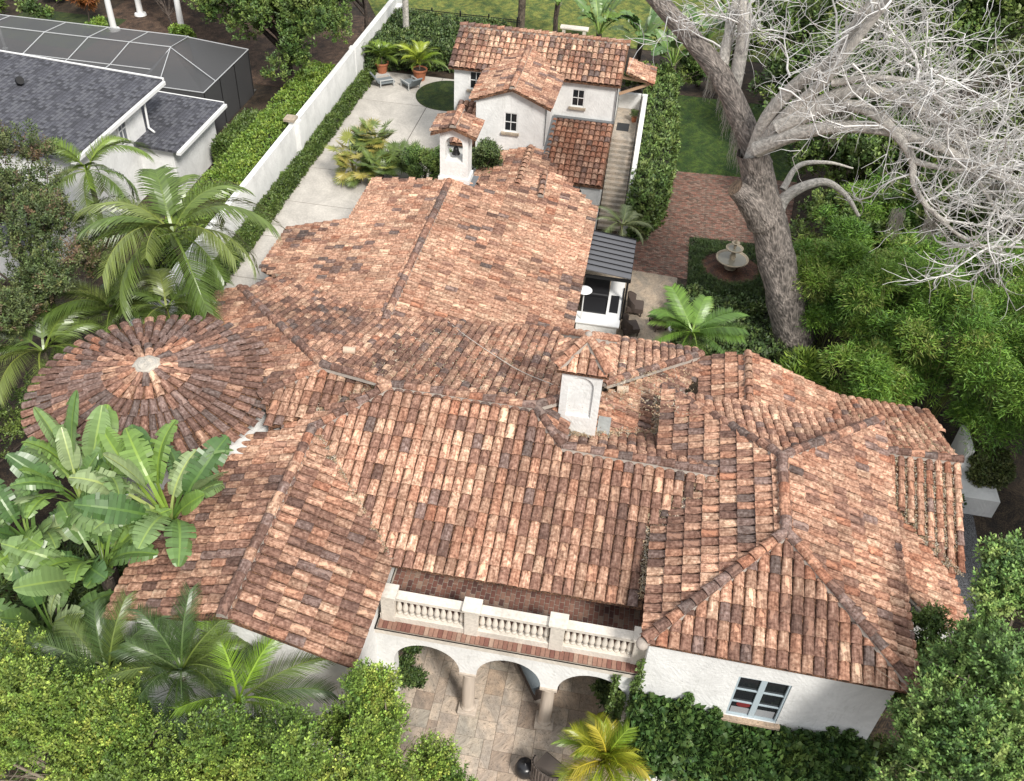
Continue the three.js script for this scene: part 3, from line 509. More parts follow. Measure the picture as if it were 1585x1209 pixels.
// ---------- guest house ----------
const guest = building('guest_house', 'two storey white guest house with cross gabled clay tile roof behind the drive', 'house', [-6.5, 0, -50]);
{
  const s = .4;
  part('wall', merge([bx(-11.0, -1.85, 0, 6.05, -55.2, -50.1), elev([[-11, 0], [-1.85, 0], [-1.85, 6.05], [-11, 6.05]], -50.1, -49.85, [hole(-3.95, 4.6, .72, 1.02), hole(-9.75, 4.9, .76, 1.05)]), elev([[-8.95, 0], [-5.3, 0], [-5.3, 6.1], [-7.03, 6.82], [-8.95, 6.05]], -49.85, -46.2), elev([[-8.95, 0], [-5.3, 0], [-5.3, 6.1], [-7.03, 6.82], [-8.95, 6.05]], -46.2, -45.95, [hole(-7.07, 4.52, .72, 1.08)]), bx(-5.3, -1.88, 0, 2.6, -49.85, -44.62)]), M.stucco, guest);
  slope(guest, '+z', s, [-49.6, 6.17], [[-11.3, -49.6], [-1.66, -49.6], [-1.6, -52.6], [-11.25, -52.6]], 'guest', { cl: .45 });
  slope(guest, '-z', s, [-52.6, 7.37], [[-11.25, -52.6], [-1.6, -52.6], [-1.6, -55.5], [-11.25, -55.5]], 'guest');
  slope(guest, '+x', s, [-7.03, 7.03], [[-7.03, -45.65], [-7.03, -51.6], [-4.86, -49.62], [-4.95, -45.6]], 'wing', { cl: .48 });
  slope(guest, '-x', s, [-7.03, 7.03], [[-7.03, -45.65], [-7.03, -51.6], [-9.2, -49.62], [-9.22, -45.8]], 'guest', { cl: .48 });
  slope(guest, '+z', .21, [-44.45, 2.78], [[-5.0, -44.45], [-1.78, -44.45], [-1.8, -49.8], [-5.25, -49.8]], 'shed', { cl: .46 });
  slope(guest, '+z', .3, [-46.5, 3.2], [[-10.7, -46.5], [-9, -46.5], [-9, -49.8], [-10.7, -49.8]], 'front');
  ridge(guest, [[-11.25, 7.4, -52.6], [-1.55, 7.4, -52.6]], 'guest'); ridge(guest, [[-7.03, 7.06, -45.65], [-7.03, 7.06, -51.5]], 'guest');
  part('flashing', merge([sqbar([-5.2, 3.98, -49.72], [-1.8, 3.98, -49.72], .26, .05), sqbar([-5.16, 3.98, -49.7], [-5.1, 2.9, -44.6], .3, .03)]), M.lead, guest);
  part('low_wall', bx(-10.6, -9.0, 0, 2.9, -49.8, -46.7), M.stucco, guest);
  windowAt(guest, -3.95, 4.6, -49.85, .72, 1.02, 2, 2, { mat: M.white }); windowAt(guest, -9.75, 4.9, -49.85, .76, 1.05, 2, 2, { mat: M.white }); windowAt(guest, -7.07, 4.52, -45.95, .72, 1.08, 2, 2, { mat: M.white });
  part('downpipe', bar([-1.82, 3.9, -49.75], [-1.82, 6.0, -49.75], .035), M.lead, guest); part('downpipe', bar([-5.22, 4, -45.9], [-5.22, 6.0, -45.9], .03), M.lead, guest);
  // lean-to over the landing
  slope(guest, '+x', .35, [-1.55, 6.02], [[-1.55, -52.0], [.05, -52.1], [.05, -54.4], [-1.55, -54.2]], 'wing', { cl: .42 });
  part('porch_brace', merge([sqbar([-1.8, 4.6, -52.3], [-.2, 5.35, -52.3], .12, .14), sqbar([-1.8, 5.6, -52.3], [-.1, 5.45, -52.3], .12, .14)]), std(.42, .27, .17), guest);
  finishTiles(guest);
  const lamp = thing('wall_lantern', 'black lantern on the white wall under the rust red lean-to roof', 'lantern', [-3.0, 2.1, -44.5]);
  mesh('lantern_body', new THREE.CylinderGeometry(.1, .07, .26, 6).translate(0, .13, 0), M.iron, lamp); mesh('lantern_roof', new THREE.ConeGeometry(.14, .16, 6).translate(0, .34, 0), M.iron, lamp); mesh('bracket', bar([0, .42, 0], [0, .45, -.12], .02), M.iron, lamp);
}
// outside stair up to the guest house
{
  const st = thing('outdoor_stair', 'pale stone outdoor stair with white side wall climbing beside the guest house', 'stair', [-1, 0, -47]);
  const n = 17, z0 = -44.9, z1 = -49.7, H = 3.2, P = (nm, g, m) => { const q = mesh(nm, g, m, st); q.position.set(1, 0, 47); return q; };
  const treads = std(.56, .52, .47, { map: stoneT });
  for (let i = 0; i < n; i++) { const a = z0 + (z1 - z0) * i / n, b = z0 + (z1 - z0) * (i + 1) / n, y = H * (i + 1) / n; P('step', cbx(-1.82, -.42, y - .19, y, b - .02, a + .03, .012), treads); }
  P('landing', bx(-1.82, -.42, 2.95, 3.2, -53.6, -49.72), treads);
  P('side_wall', elev([[44.6, 0], [53.6, 0], [53.6, 4.1], [49.9, 4.1], [44.6, .9]].map(([a, b]) => [a, b]), 0, .26).applyMatrix4(new THREE.Matrix4().set(0, 0, 1, -.42, 0, 1, 0, 0, -1, 0, 0, 0, 0, 0, 0, 1)), M.stucco);
  P('end_wall', bx(-1.82, -.16, 3.2, 4.1, -53.85, -53.6), M.stucco);
  P('handrail', merge([bar([-.5, 4.5, -53.5], [-.5, 4.5, -49.9], .03), bar([-.5, 4.5, -49.9], [-.5, 1.35, -44.8], .03), ...[0, .25, .5, .75, 1].map(t => bar([-.47, lerp(4.1, .9, t), lerp(-49.9, -44.8, t)], [-.5, lerp(4.5, 1.35, t), lerp(-49.9, -44.8, t)], .02))]), M.iron);
  tag(mesh('door_mat', bx(-1.65, -.95, 3.205, 3.22, -51.5, -50.5), std(.03, .032, .035)), 'dark door mat on the landing of the outdoor stair', 'mat');
}

// ---------- boundary wall, fence ----------
{
  const w = thing('boundary_wall', 'tall white stucco boundary wall along the concrete drive', 'wall', [-20.2, 0, -50]);
  const P = (n, g, m) => { const q = mesh(n, g, m, w); q.position.set(20.2, 0, 50); return q; };
  P('wall', merge([bx(-20.45, -20.15, 0, 2.2, -48.3, -28), bx(-20.4, -20.05, 0, 2.32, -72, -48.7), bx(-20.5, -19.85, 0, 2.36, -48.7, -48.3), bx(-20.45, -20, 0, 2.4, -60.2, -59.8)]), M.stucco);
  P('coping', bx(-20.75, -20.1, 2.37, 2.52, -48.85, -48.15), M.trim);
  const f = thing('iron_fence', 'black iron picket fence on a white kerb before the park lawn', 'fence', [-15.5, 0, -70.4]);
  mesh('kerb', bx(-4.2, 5, 0, .35, -.14, .14), M.stucco, f);
  mesh('pillar', bx(-5.3, -4.2, 0, 1.75, -.4, .4), M.stucco, f);
  for (const y of [.45, 1.45, 1.6]) mesh('rail', bx(-4.2, 5, y - .025, y + .025, -.02, .02), M.iron, f);
  for (let i = 0; i < 78; i++) mesh('picket', bx(-4.14 + i * .118, -4.12 + i * .118, .36, 1.64, -.012, .012), M.iron, f);
  for (let i = 0; i < 5; i++) { const p = mesh('post', bx(-4.05 + i * 2.2, -3.95 + i * 2.2, .3, 1.72, -.05, .05), M.iron, f); mesh('finial', new THREE.SphereGeometry(.07, 8, 6).translate(-4 + i * 2.2, 1.78, 0), M.iron, p); }
}
// ---------- neighbour's house ----------
{
  const h = thing('neighbour_house', 'white neighbouring house with dark grey shingle roofs and white gutters', 'house', [-29, 0, -42]);
  const P = (n, g, m) => { const q = mesh(n, g, m, h); q.position.set(29, 0, 42); return q; };
  P('wall', merge([bx(-38, -26.7, 0, 5.05, -43.5, -36.6), bx(-29, -24.75, 0, 2.85, -47.6, -42.4), bx(-30, -27.6, 0, 2.4, -36.6, -33)]), M.stucco);
  const sl = (x0, y0, x1, y1, z0, z1, t) => { const a = Math.atan2(y0 - y1, x1 - x0), L = Math.hypot(x1 - x0, y1 - y0); const g = new THREE.BoxGeometry(L, t, z1 - z0); const uv = g.attributes.uv, p = g.attributes.position; for (let i = 0; i < uv.count; i++) uv.setXY(i, p.getZ(i), p.getX(i)); g.rotateZ(-a); g.translate((x0 + x1) / 2, (y0 + y1) / 2, (z0 + z1) / 2); return g; };
  P('roof', sl(-46, 6.2, -26.35, 5.2, -45.6, -36.1, .16), M.shingle); P('lower_roof', sl(-30, 3.25, -24.3, 3.0, -48.2, -42, .14), M.shingle);
  P('porch_roof', sl(-31, 3.0, -27.4, 2.4, -36.6, -32.5, .12), M.shingle);
  P('gutter', merge([bx(-26.4, -26.18, 5.0, 5.18, -45.6, -36.1)]), M.white); P('gutter', bx(-24.34, -24.1, 2.82, 3.0, -48.2, -42), M.white);
  P('fascia', sqbar([-26.3, 5.22, -45.68], [-46, 6.2, -45.68], .1, .2), M.white); P('fascia', sqbar([-24.3, 3.0, -48.26], [-30, 3.25, -48.26], .08, .16), M.white);
  const wd = P('window', merge([bx(-26.72, -26.62, 3.5, 3.58, -41.7, -40.8), bx(-26.72, -26.62, 4.72, 4.8, -41.7, -40.8), bx(-26.72, -26.62, 3.58, 4.72, -41.7, -41.6), bx(-26.72, -26.62, 3.58, 4.72, -40.9, -40.8), bx(-26.72, -26.64, 3.58, 4.72, -41.27, -41.23), bx(-26.72, -26.64, 4.3, 4.34, -41.6, -40.9)]), M.white);
  mesh('pane', bx(-26.705, -26.68, 3.58, 4.72, -41.6, -40.9), std(.16, .17, .18, { roughness: .15 }), wd);
  const vt = P('roof_vent', merge([bar([-32.6, 5.4, -42.3], [-32.5, 5.85, -42.3], .16, 12), bar([-32.55, 5.8, -42.3], [-32.35, 5.92, -42.15], .2, 12)]), M.iron);
  P('downpipe', merge([bar([-26.5, 5.0, -43.6], [-26.5, 3.4, -43.5], .06), bar([-26.5, 3.4, -43.5], [-26.1, 3.3, -43.3], .06)]), M.white);
}
{ // screened pool cage behind the neighbour's house
  const c = thing('pool_screen_cage', 'dark mesh pool screen cage with thin white roof bars', 'pool cage', [-33, 0, -53]);
  const P = (n, g, m) => { const q = mesh(n, g, m, c); q.position.set(33, 0, 53); return q; };
  const mat = (a, k) => new THREE.MeshPhysicalMaterial({ color: C(k, k, k * 1.03), roughness: .55, transparent: true, opacity: a, side: THREE.DoubleSide });
  const scr = mat(.8, .075), pale = scr, side = scr;
  const xs = [-47, -43, -39, -36, -33.2, -30.4], zs = [-57, -54.5, -51.8, -48.9];
  const H = (x, z) => 3 + (z > -54.6 ? (z > -52 ? -.15 : .25) : 0);
  const quad = (a, b, d, e) => { const g = new THREE.BufferGeometry(); g.setAttribute('position', new THREE.Float32BufferAttribute([...a, ...b, ...d, ...a, ...d, ...e], 3)); g.computeVertexNormals(); return g; };
  const pt = (x, z) => [x, H(x, z), z];
  for (let i = 0; i + 1 < xs.length; i++) for (let j = 0; j + 1 < zs.length; j++) P('screen_panel', quad(pt(xs[i], zs[j]), pt(xs[i], zs[j + 1]), pt(xs[i + 1], zs[j + 1]), pt(xs[i + 1], zs[j])), scr);
  const A = [-30.4, 3, -56.9], B = [-26, 2.95, -56.2], D = [-26, 2.95, -49.3], E = [-28.9, 2.95, -49.4], G = [-30.4, 3.25, -54.4];
  P('screen_panel', quad(A, G, D, B), pale); { const g = new THREE.BufferGeometry(); g.setAttribute('position', new THREE.Float32BufferAttribute([...G, ...E, ...D], 3)); g.computeVertexNormals(); P('screen_panel', g, pale); }
  { const g = new THREE.BufferGeometry(); g.setAttribute('position', new THREE.Float32BufferAttribute([...G, -30.4, 2.85, -48.9, ...E], 3)); g.computeVertexNormals(); P('screen_panel', g, pale); }
  P('screen_panel', quad([-26, 2.9, -49.3], [-26, 0, -49.3], [-26, 0, -56.2], [-26, 2.9, -56.2]), side); P('screen_panel', quad([-28.9, 2.9, -49.4], [-28.9, 0, -49.4], [-26, 0, -49.3], [-26, 2.9, -49.3]), side); P('screen_panel', quad([-26, 2.9, -56.2], [-26, 0, -56.2], [-30.4, 0, -56.9], [-30.4, 2.9, -56.9]), side);
  P('cage_floor', bx(-47, -26.1, .01, .05, -56.8, -49.4), std(.10, .10, .095, { map: concreteT }));
  const barM = std(.50, .51, .52, { roughness: .5 }), wb = (a, b, r = .022) => P('roof_bar', sqbar(a, b, r * 1.8, r * 2), barM);
  const lift = p => [p[0], p[1] + .04, p[2]];
  for (const x of xs) { for (let j = 0; j + 1 < zs.length; j++) wb(lift(pt(x, zs[j])), lift(pt(x, zs[j + 1]))); }
  for (const z of zs.slice(0, 3)) for (let i = 0; i + 1 < xs.length; i++) wb(lift(pt(xs[i], z)), lift(pt(xs[i + 1], z)));
  for (const [a, b] of [[A, B], [B, D], [D, E], [E, G], [G, [-26, 2.97, -51]], [A, G]]) wb(lift(a), lift(b));
  for (const z of [-49.35, -51.6, -53.8, -56.1]) P('upright', bx(-26.06, -25.99, 0, 2.95, z - .04, z + .04), M.iron);
  P('upright', bx(-28.95, -28.88, 0, 2.95, -49.45, -49.38), M.iron); P('side_rail', bx(-26.04, -25.98, 1.3, 1.36, -51.5, -49.4), M.white);
}
// white posts of the neighbour's pergola
for (const [x, z, w] of [[-39.9, -63.8, 'beside the orange shrub'], [-39.5, -67.2, 'standing in the mulch clearing'], [-34.9, -64.6, 'next to the leafy bush']]) {
  const p = thing('garden_column', 'white garden column ' + w, 'column', [x, 0, z]); mesh('shaft', new THREE.CylinderGeometry(.2, .24, 2.6, 14).translate(0, 1.4, 0), M.white, p); mesh('base', new THREE.CylinderGeometry(.42, .46, .14, 16).translate(0, .08, 0), M.white, p);
}
{ const p = thing('flag_pole', 'thin white pole standing behind the pool cage', 'pole', [-45.3, 0, -58.5]); mesh('pole', bar([0, 0, 0], [0, 4.6, 0], .09, 8), M.white, p); mesh('base', new THREE.CylinderGeometry(.18, .2, .1, 10), M.white, p); }
// ---------- outdoor kitchen ----------
{
  const k = thing('kitchen_canopy', 'grey standing seam metal canopy over the outdoor kitchen', 'canopy', [-.7, 0, -38]);
  const P = (n, g, m) => { const q = mesh(n, g, m, k); q.position.set(.7, 0, 38); return q; };
  const y = x => 2.62 - (x + 1.8) * .10;
  for (let i = 0; i < 8; i++) { const z0 = -40.25 + i * .43, z1 = z0 + .43, o = .42 * 0; const g = sqbar([-1.8, y(-1.8), (z0 + z1) / 2], [.36, y(.36), (z0 + z1) / 2 + .9 * 0], .43, .05); P('roof_panel', g, M.seam); P('seam', sqbar([-1.8, y(-1.8) + .045, z0], [.36, y(.36) + .045, z0], .025, .06), M.iron); }
  P('edge_beam', merge([bx(.3, .38, 2.18, 2.36, -40.3, -36.8), bx(-1.8, .38, 2.2, 2.34, -36.86, -36.76), bx(-1.8, .38, 2.2, 2.34, -40.34, -40.26)]), M.iron);
  P('post', bx(.2, .3, 0, 2.2, -36.95, -36.85), M.iron); P('post', bx(.2, .3, 0, 2.2, -40.2, -40.1), M.iron); P('pot_rail', bx(.12, .18, 1.0, 1.06, -38.0, -35.4), M.iron);
  const c = thing('kitchen_counter', 'white outdoor kitchen counter with black grill and open dark recess', 'counter', [-.9, 0, -36.6]);
  const Q = (n, g, m) => { const q = mesh(n, g, m, c); q.position.set(.9, 0, 36.6); return q; };
  Q('base', merge([bx(-1.85, 0.05, 0, .92, -35.55, -34.95), bx(-.45, .05, 0, .92, -38.6, -35.55)]), M.stucco);
  Q('worktop', merge([cbx(-1.95, .15, .92, 1.0, -35.7, -34.85, .012), cbx(-.55, .15, .92, 1.0, -38.7, -35.7, .012)]), M.white);
  Q('grill', merge([cbx(-1.75, -.6, .1, 1.0, -37.0, -35.75, .03), cbx(-1.8, -.58, .2, 1.15, -38.4, -37.05, .05)]), M.dark); Q('cooktop', bx(-.42, -.02, 1.003, 1.02, -37.3, -35.9), M.dark);
  const s = thing('heat_lamp', 'tall white standing lamp with a round hood by the kitchen counter', 'lamp', [-1.65, 0, -35.1]);
  mesh('pole', bar([0, 0, 0], [0, 2.6, 0], .03, 8), M.white, s); mesh('hood', new THREE.LatheGeometry([[.01, .12], [.12, .1], [.36, .01], [.37, 0], [.3, .02], [.05, .06]].map(q => new THREE.Vector2(...q)), 20).translate(0, 2.62, 0), M.white, s); mesh('foot', new THREE.CylinderGeometry(.2, .24, .08, 16).translate(0, .04, 0), M.white, s);
}
// woven armchair: curved back, seat, feet
function armchair(name, label, x, z, turn, mat, sc = 1, group) {
  const c = thing(name, label, 'chair', [x, 0, z], group); c.rotation.y = turn; c.scale.setScalar(sc);
  const back = []; for (let i = 0; i <= 16; i++) { const a = Math.PI * (.02 + .96 * i / 16); back.push([Math.cos(a) * .42, -Math.sin(a) * .42 + .05, .62 + .32 * Math.sin(a)]); }
  const pos = [], idx = []; back.forEach(([bx_, bz, t], i) => { const k = .86; pos.push(bx_ * k, .2, bz * k, bx_, t, bz, bx_ * .88, t - .03, bz * .88, bx_ * .78, .3, bz * .78); if (i) { const o = (i - 1) * 4; for (let q = 0; q < 3; q++) idx.push(o + q, o + q + 1, o + q + 4, o + q + 1, o + q + 5, o + q + 4); } });
  const g = new THREE.BufferGeometry(); g.setAttribute('position', new THREE.Float32BufferAttribute(pos, 3)); g.setIndex(idx); g.computeVertexNormals(); mesh('backrest', g, mat, c);
  mesh('seat', cbx(-.34, .34, .2, .42, -.32, .38, .04), mat, c); for (const [a, b] of [[-.28, .3], [.28, .3], [-.26, -.26], [.26, -.26]]) mesh('leg', bx(a - .03, a + .03, 0, .2, b - .03, b + .03), mat, c);
  return c;
}
const wickerD = new THREE.MeshStandardMaterial({ color: C(.075, .055, .045), roughness: .8, side: THREE.DoubleSide });
armchair('wicker_chair', 'tall dark wicker armchair close against the kitchen counter', .75, -37.6, Math.PI / 2, wickerD, 1.15); armchair('wicker_chair', 'dark wicker armchair pushed under the end of the kitchen counter', .65, -35.9, Math.PI / 2 + .3, wickerD, 1.1); armchair('wicker_chair', 'dark wicker armchair standing alone near the leafy bushes', 2.0, -36.6, Math.PI + .5, wickerD, 1.05);
{ const t = thing('side_table', 'small white table beside the lone wicker armchair', 'table', [2.75, 0, -36.0]); mesh('table_top', new THREE.CylinderGeometry(.3, .3, .05, 18).translate(0, .5, 0), M.white, t); mesh('leg', bar([0, 0, 0], [0, .48, 0], .06, 10), M.white, t); }
// ---------- fountain ----------
{
  const f = thing('garden_fountain', 'three tiered pale stone fountain in a mulch ring', 'fountain', [5.45, 0, -42.7]); const st = std(.52, .47, .38, { map: stoneT, roughness: .8, side: THREE.DoubleSide });
  const lt = (pts, n = 28) => new THREE.LatheGeometry(pts.map(q => new THREE.Vector2(...q)), n);
  mesh('lower_basin', lt([[.3, 0], [.32, .1], [.2, .22], [.3, .34], [.66, .46], [.84, .56], [.86, .64], [.8, .64], [.74, .56], [.2, .46], [.01, .46]]), st, f);
  mesh('stem', lt([[.01, .4], [.2, .42], [.2, .52], [.12, .6], [.17, .74], [.1, .92], [.12, 1.02]], 18), st, f); mesh('middle_basin', lt([[.1, 1.0], [.2, 1.08], [.44, 1.2], [.46, 1.26], [.41, 1.26], [.2, 1.16], [.01, 1.15]]), st, f);
  mesh('upper_stem', lt([[.01, 1.14], [.08, 1.16], [.06, 1.28], [.09, 1.36], [.06, 1.44]], 14), st, f); mesh('upper_basin', lt([[.06, 1.44], [.14, 1.5], [.23, 1.56], [.2, 1.57], [.08, 1.53], [.01, 1.52]]), st, f); mesh('finial', lt([[.01, 1.52], [.06, 1.55], [.07, 1.64], [.03, 1.72], [.045, 1.76], [.01, 1.84]], 12), st, f);
  const wt = std(.20, .19, .15, { roughness: .08 }); mesh('water', new THREE.CylinderGeometry(.74, .74, .01, 28).translate(0, .575, 0), wt, f); mesh('water', new THREE.CylinderGeometry(.4, .4, .01, 24).translate(0, 1.215, 0), wt, f);
}
// ---------- loungers and pots at the end of the drive ----------
function lounger(x, z, turn, label) {
  const c = thing('lounge_chair', label, 'lounge chair', [x, .03, z], 'low lounge chairs at the end of the drive'); c.rotation.y = turn; const fr = std(.55, .56, .55, { roughness: .5, metalness: .3 });
  for (const s of [-1, 1]) { mesh('arm_frame', merge([sqbar([s * .45, 0, .5], [s * .45, .5, .5], .06, .06), sqbar([s * .45, 0, -.45], [s * .45, .5, -.45], .06, .06), sqbar([s * .45, .52, .53], [s * .45, .52, -.5], .07, .05)]), fr, c); }
  mesh('seat', cbx(-.41, .41, .24, .36, -.5, .62, .03), M.fabric, c); const b = mesh('backrest', cbx(-.41, .41, 0, .68, -.06, .06, .03), M.fabric, c); b.position.set(0, .32, -.5); b.rotation.x = -.6;
}
lounger(-18.1, -59.9, 2.2, 'grey sling lounge chair beside the boundary wall hedge'); lounger(-16.3, -60.0, -2.3, 'grey sling lounge chair in front of the right hand terracotta pot');
function pot(name, label, x, z, s, mat = M.terracotta) {
  const p = thing(name, label, 'pot', [x, .02, z]); p.scale.setScalar(s);
  mesh('body', new THREE.LatheGeometry([[.01, .02], [.27, 0], [.3, .04], [.4, .5], [.41, .56], [.46, .58], [.47, .7], [.43, .72], [.4, .62], [.01, .6]].map(q => new THREE.Vector2(...q)), 24), mat, p);
  mesh('soil', new THREE.CylinderGeometry(.4, .4, .02, 20).translate(0, .63, 0), std(.06, .045, .03, { map: mulchT }), p); return p;
}
pot('terracotta_pot', 'terracotta pot near the boundary wall', -18.85, -61.9, 1.05); pot('terracotta_pot', 'terracotta pot at the tip of the grass bed', -16.0, -61.4, 1.15);
// ---------- patio furniture ----------
{ const p = thing('glazed_pot', 'black round lidded pot standing on the travertine patio', 'pot', [-.72, .02, -13.5]), m = std(.014, .014, .016, { roughness: .3 }); mesh('body', new THREE.LatheGeometry([[.01, 0], [.18, 0], [.27, .14], [.3, .3], [.26, .44], [.2, .5]].map(q => new THREE.Vector2(...q)), 24), m, p); mesh('lid', new THREE.LatheGeometry([[.23, .5], [.24, .53], [.15, .57], [.05, .585], [.04, .62], [.01, .63]].map(q => new THREE.Vector2(...q)), 20), m, p); }
{
  const m = std(.16, .13, .11), c = armchair('woven_chair', 'grey brown open weave lounge chair at the edge of the patio', -.02, -13.45, 2.6, new THREE.MeshStandardMaterial({ color: C(.14, .115, .10), roughness: .85, side: THREE.DoubleSide }), 1.25);
  const gs = []; for (let i = 0; i < 15; i++) { const a = Math.PI * (.04 + .92 * i / 14), x = Math.cos(a) * .43, z = -Math.sin(a) * .43 + .05; gs.push(bar([x, .22, z], [x * 1.02, .62 + .32 * Math.sin(a), z * 1.02], .012, 5)); } mesh('weave', merge(gs), m, c);
  const sm = std(.16, .19, .21, { roughness: .95 });
  const sofa = (x, z, t, w, label) => { const s = thing('patio_sofa', label, 'sofa', [x, .02, z]); s.rotation.y = t; mesh('base', cbx(-w / 2, w / 2, .05, .3, -.42, .42, .03), M.wicker, s); mesh('seat_cushion', cbx(-w / 2 + .05, w / 2 - .05, .3, .46, -.3, .42, .04), sm, s); mesh('backrest', cbx(-w / 2, w / 2, .3, .8, -.45, -.3, .04), sm, s); for (const k of [-1, 1]) mesh('armrest', cbx(k * w / 2 - .06, k * w / 2 + .06, .3, .6, -.42, .4, .03), M.wicker, s); };
  sofa(-.95, -16.9, -1.0, 1.9, 'long blue grey patio sofa under the arcade'); sofa(-2.2, -17.6, 1.2, .9, 'blue grey patio armchair under the middle arch'); sofa(-1.6, -18.1, 0, .8, 'blue grey patio seat against the loggia wall');
}
{ const b = thing('iron_bracket', 'black iron bracket on the arcade wall near the climbing vine', 'bracket', [1.98, 2.9, -15.02]); mesh('arm', bar([0, .1, 0], [0, .1, .35], .02), M.iron, b); mesh('back_plate', bx(-.03, .03, -.1, .35, 0, .03), M.iron, b); }
// side gate walls by the gravel strip
{
  const w = thing('garden_wall', 'low white garden wall with a stepped buttress beside the gravel strip', 'wall', [14.2, 0, -27.5]);
  const P = (n, g, m) => { const q = mesh(n, g, m, w); q.position.set(-14.2, 0, 27.5); return q; };
  P('wall', bx(14.35, 14.6, 0, 1.9, -30.4, -28.9), M.stucco); P('buttress', merge([bx(14.0, 15.2, 0, 1.35, -28.9, -28.6), bx(14.0, 15.6, 0, .9, -28.6, -27.3)]), M.stucco);
}

// ---------- foliage tools ----------
const leafV = new THREE.MeshStandardMaterial({ color: 0xffffff, roughness: .55, side: THREE.DoubleSide, vertexColors: true });
function leafPush(pos, col, o, d, w, len, wid, k, fold = .18) { // one folded leaf: o base, d direction, w width direction
  const n = d.clone().cross(w).normalize(), m = o.clone().addScaledVector(d, len * .5), t = o.clone().addScaledVector(d, len), a = m.clone().addScaledVector(w, wid / 2).addScaledVector(n, wid * fold), b = m.clone().addScaledVector(w, -wid / 2).addScaledVector(n, wid * fold);
  pos.push(o.x, o.y, o.z, a.x, a.y, a.z, t.x, t.y, t.z, o.x, o.y, o.z, t.x, t.y, t.z, b.x, b.y, b.z); for (let i = 0; i < 6; i++) col.push(k, k, k);
}
function geoPC(pos, col) { const g = new THREE.BufferGeometry(); g.setAttribute('position', new THREE.Float32BufferAttribute(pos, 3)); g.setAttribute('color', new THREE.Float32BufferAttribute(col, 3)); g.computeVertexNormals(); return g; }
const rv = r => { let v; do v = V(r() * 2 - 1, r() * 2 - 1, r() * 2 - 1); while (v.lengthSq() > 1 || v.lengthSq() < .01); return v.normalize(); };
function clump(n, spread, L, W, seed, o = {}) { // leaves round a short upright shoot
  const r = rng(seed), pos = [], col = [];
  for (let i = 0; i < n; i++) {
    const y = r() * spread * (o.tall || .8), a = r() * 6.283, d = V(Math.cos(a), (o.up ?? .45) + (r() - .5) * .9, Math.sin(a)).normalize(), w = d.clone().cross(V(0, 1, 0).lerp(rv(r), .55)).normalize(), q = spread * (o.stem ?? .45) * r();
    leafPush(pos, col, V(Math.cos(a) * q, y - spread * .3, Math.sin(a) * q), d, w, L * (.7 + r() * .6), W * (.7 + r() * .6), .72 + r() * .5);
  }
  return geoPC(pos, col);
}
// leafy shoot: leaves spiral up a stem, the youngest at the tip lighter
function spray(n, H, L, W, seed, o = {}) {
  const r = rng(seed), pos = [], col = [];
  for (let i = 0; i < n; i++) { const t = i / n, a = i * 2.4 + r(), d = V(Math.cos(a), (o.up ?? .35) + t * .7 + (r() - .5) * .4, Math.sin(a)).normalize(), w = d.clone().cross(V(0, 1, 0).lerp(rv(r), .4)).normalize(), bend = (o.wig ?? .12) * Math.sin(t * 3); leafPush(pos, col, V(bend + (r() - .5) * .03, (t - .55) * H, (r() - .5) * .05), d, w, L * (1.1 - t * .45) * (.8 + r() * .4), W * (1.1 - t * .4) * (.8 + r() * .4), .62 + r() * .3 + (t > .75 ? .45 : 0)); }
  return geoPC(pos, col);
}
const CL_ = { small: spray(19, .55, .108, .05, 1), smallB: spray(17, .5, .14, .065, 2), broad: spray(13, .5, .25, .125, 3), box: clump(12, .2, .095, .062, 4), ivy: clump(11, .34, .18, .17, 5, { up: .2 }), bamboo: clump(19, .6, .26, .045, 6, { up: .3, stem: .8 }), grass: clump(16, .16, .16, .02, 8, { up: 1.2 }), fernb: clump(16, .4, .34, .06, 9, { up: .5 }), far: spray(11, .8, .36, .19, 10) };
const dummy = new THREE.Object3D();
let leafTris = 0;
// leaf clumps joined into one mesh: every clump turned, scaled and tinted on its own
function cloud(name, geo, list, parent, mat = leafV) {
  const gp = geo.attributes.position.array, gc = geo.attributes.color.array, gn = geo.attributes.normal.array, nl = gp.length / 18, n = list.length, P = new Float32Array(n * nl * 12), N = new Float32Array(n * nl * 12), K = new Float32Array(n * nl * 12), I = new Uint32Array(n * nl * 6), v = V(0, 0, 0), src = [0, 1, 2, 5]; let w = 0, q3 = 0;
  list.forEach((q, i) => {
    dummy.position.copy(q.p); dummy.quaternion.setFromUnitVectors(V(0, 1, 0), q.n); dummy.rotateY(q.a);
    for (let l = 0; l < nl; l++) {
      const b0 = w / 3; for (const k of src) { const o = l * 18 + k * 3; v.set(gp[o], gp[o + 1], gp[o + 2]).multiplyScalar(q.s).applyQuaternion(dummy.quaternion).add(q.p); P[w] = v.x; P[w + 1] = v.y; P[w + 2] = v.z; v.set(gn[o], gn[o + 1], gn[o + 2]).applyQuaternion(dummy.quaternion); N[w] = v.x; N[w + 1] = v.y; N[w + 2] = v.z; K[w] = q.c[0] * gc[o]; K[w + 1] = q.c[1] * gc[o]; K[w + 2] = q.c[2] * gc[o]; w += 3; }
      I[q3++] = b0; I[q3++] = b0 + 1; I[q3++] = b0 + 2; I[q3++] = b0; I[q3++] = b0 + 2; I[q3++] = b0 + 3;
    }
  });
  leafTris += n * nl * 2; const g = new THREE.BufferGeometry(); g.setAttribute('position', new THREE.BufferAttribute(P, 3)); g.setAttribute('normal', new THREE.BufferAttribute(N, 3)); g.setAttribute('color', new THREE.BufferAttribute(K, 3)); g.setIndex(new THREE.BufferAttribute(I, 1));
  return mesh(name, g, mat, parent);
}
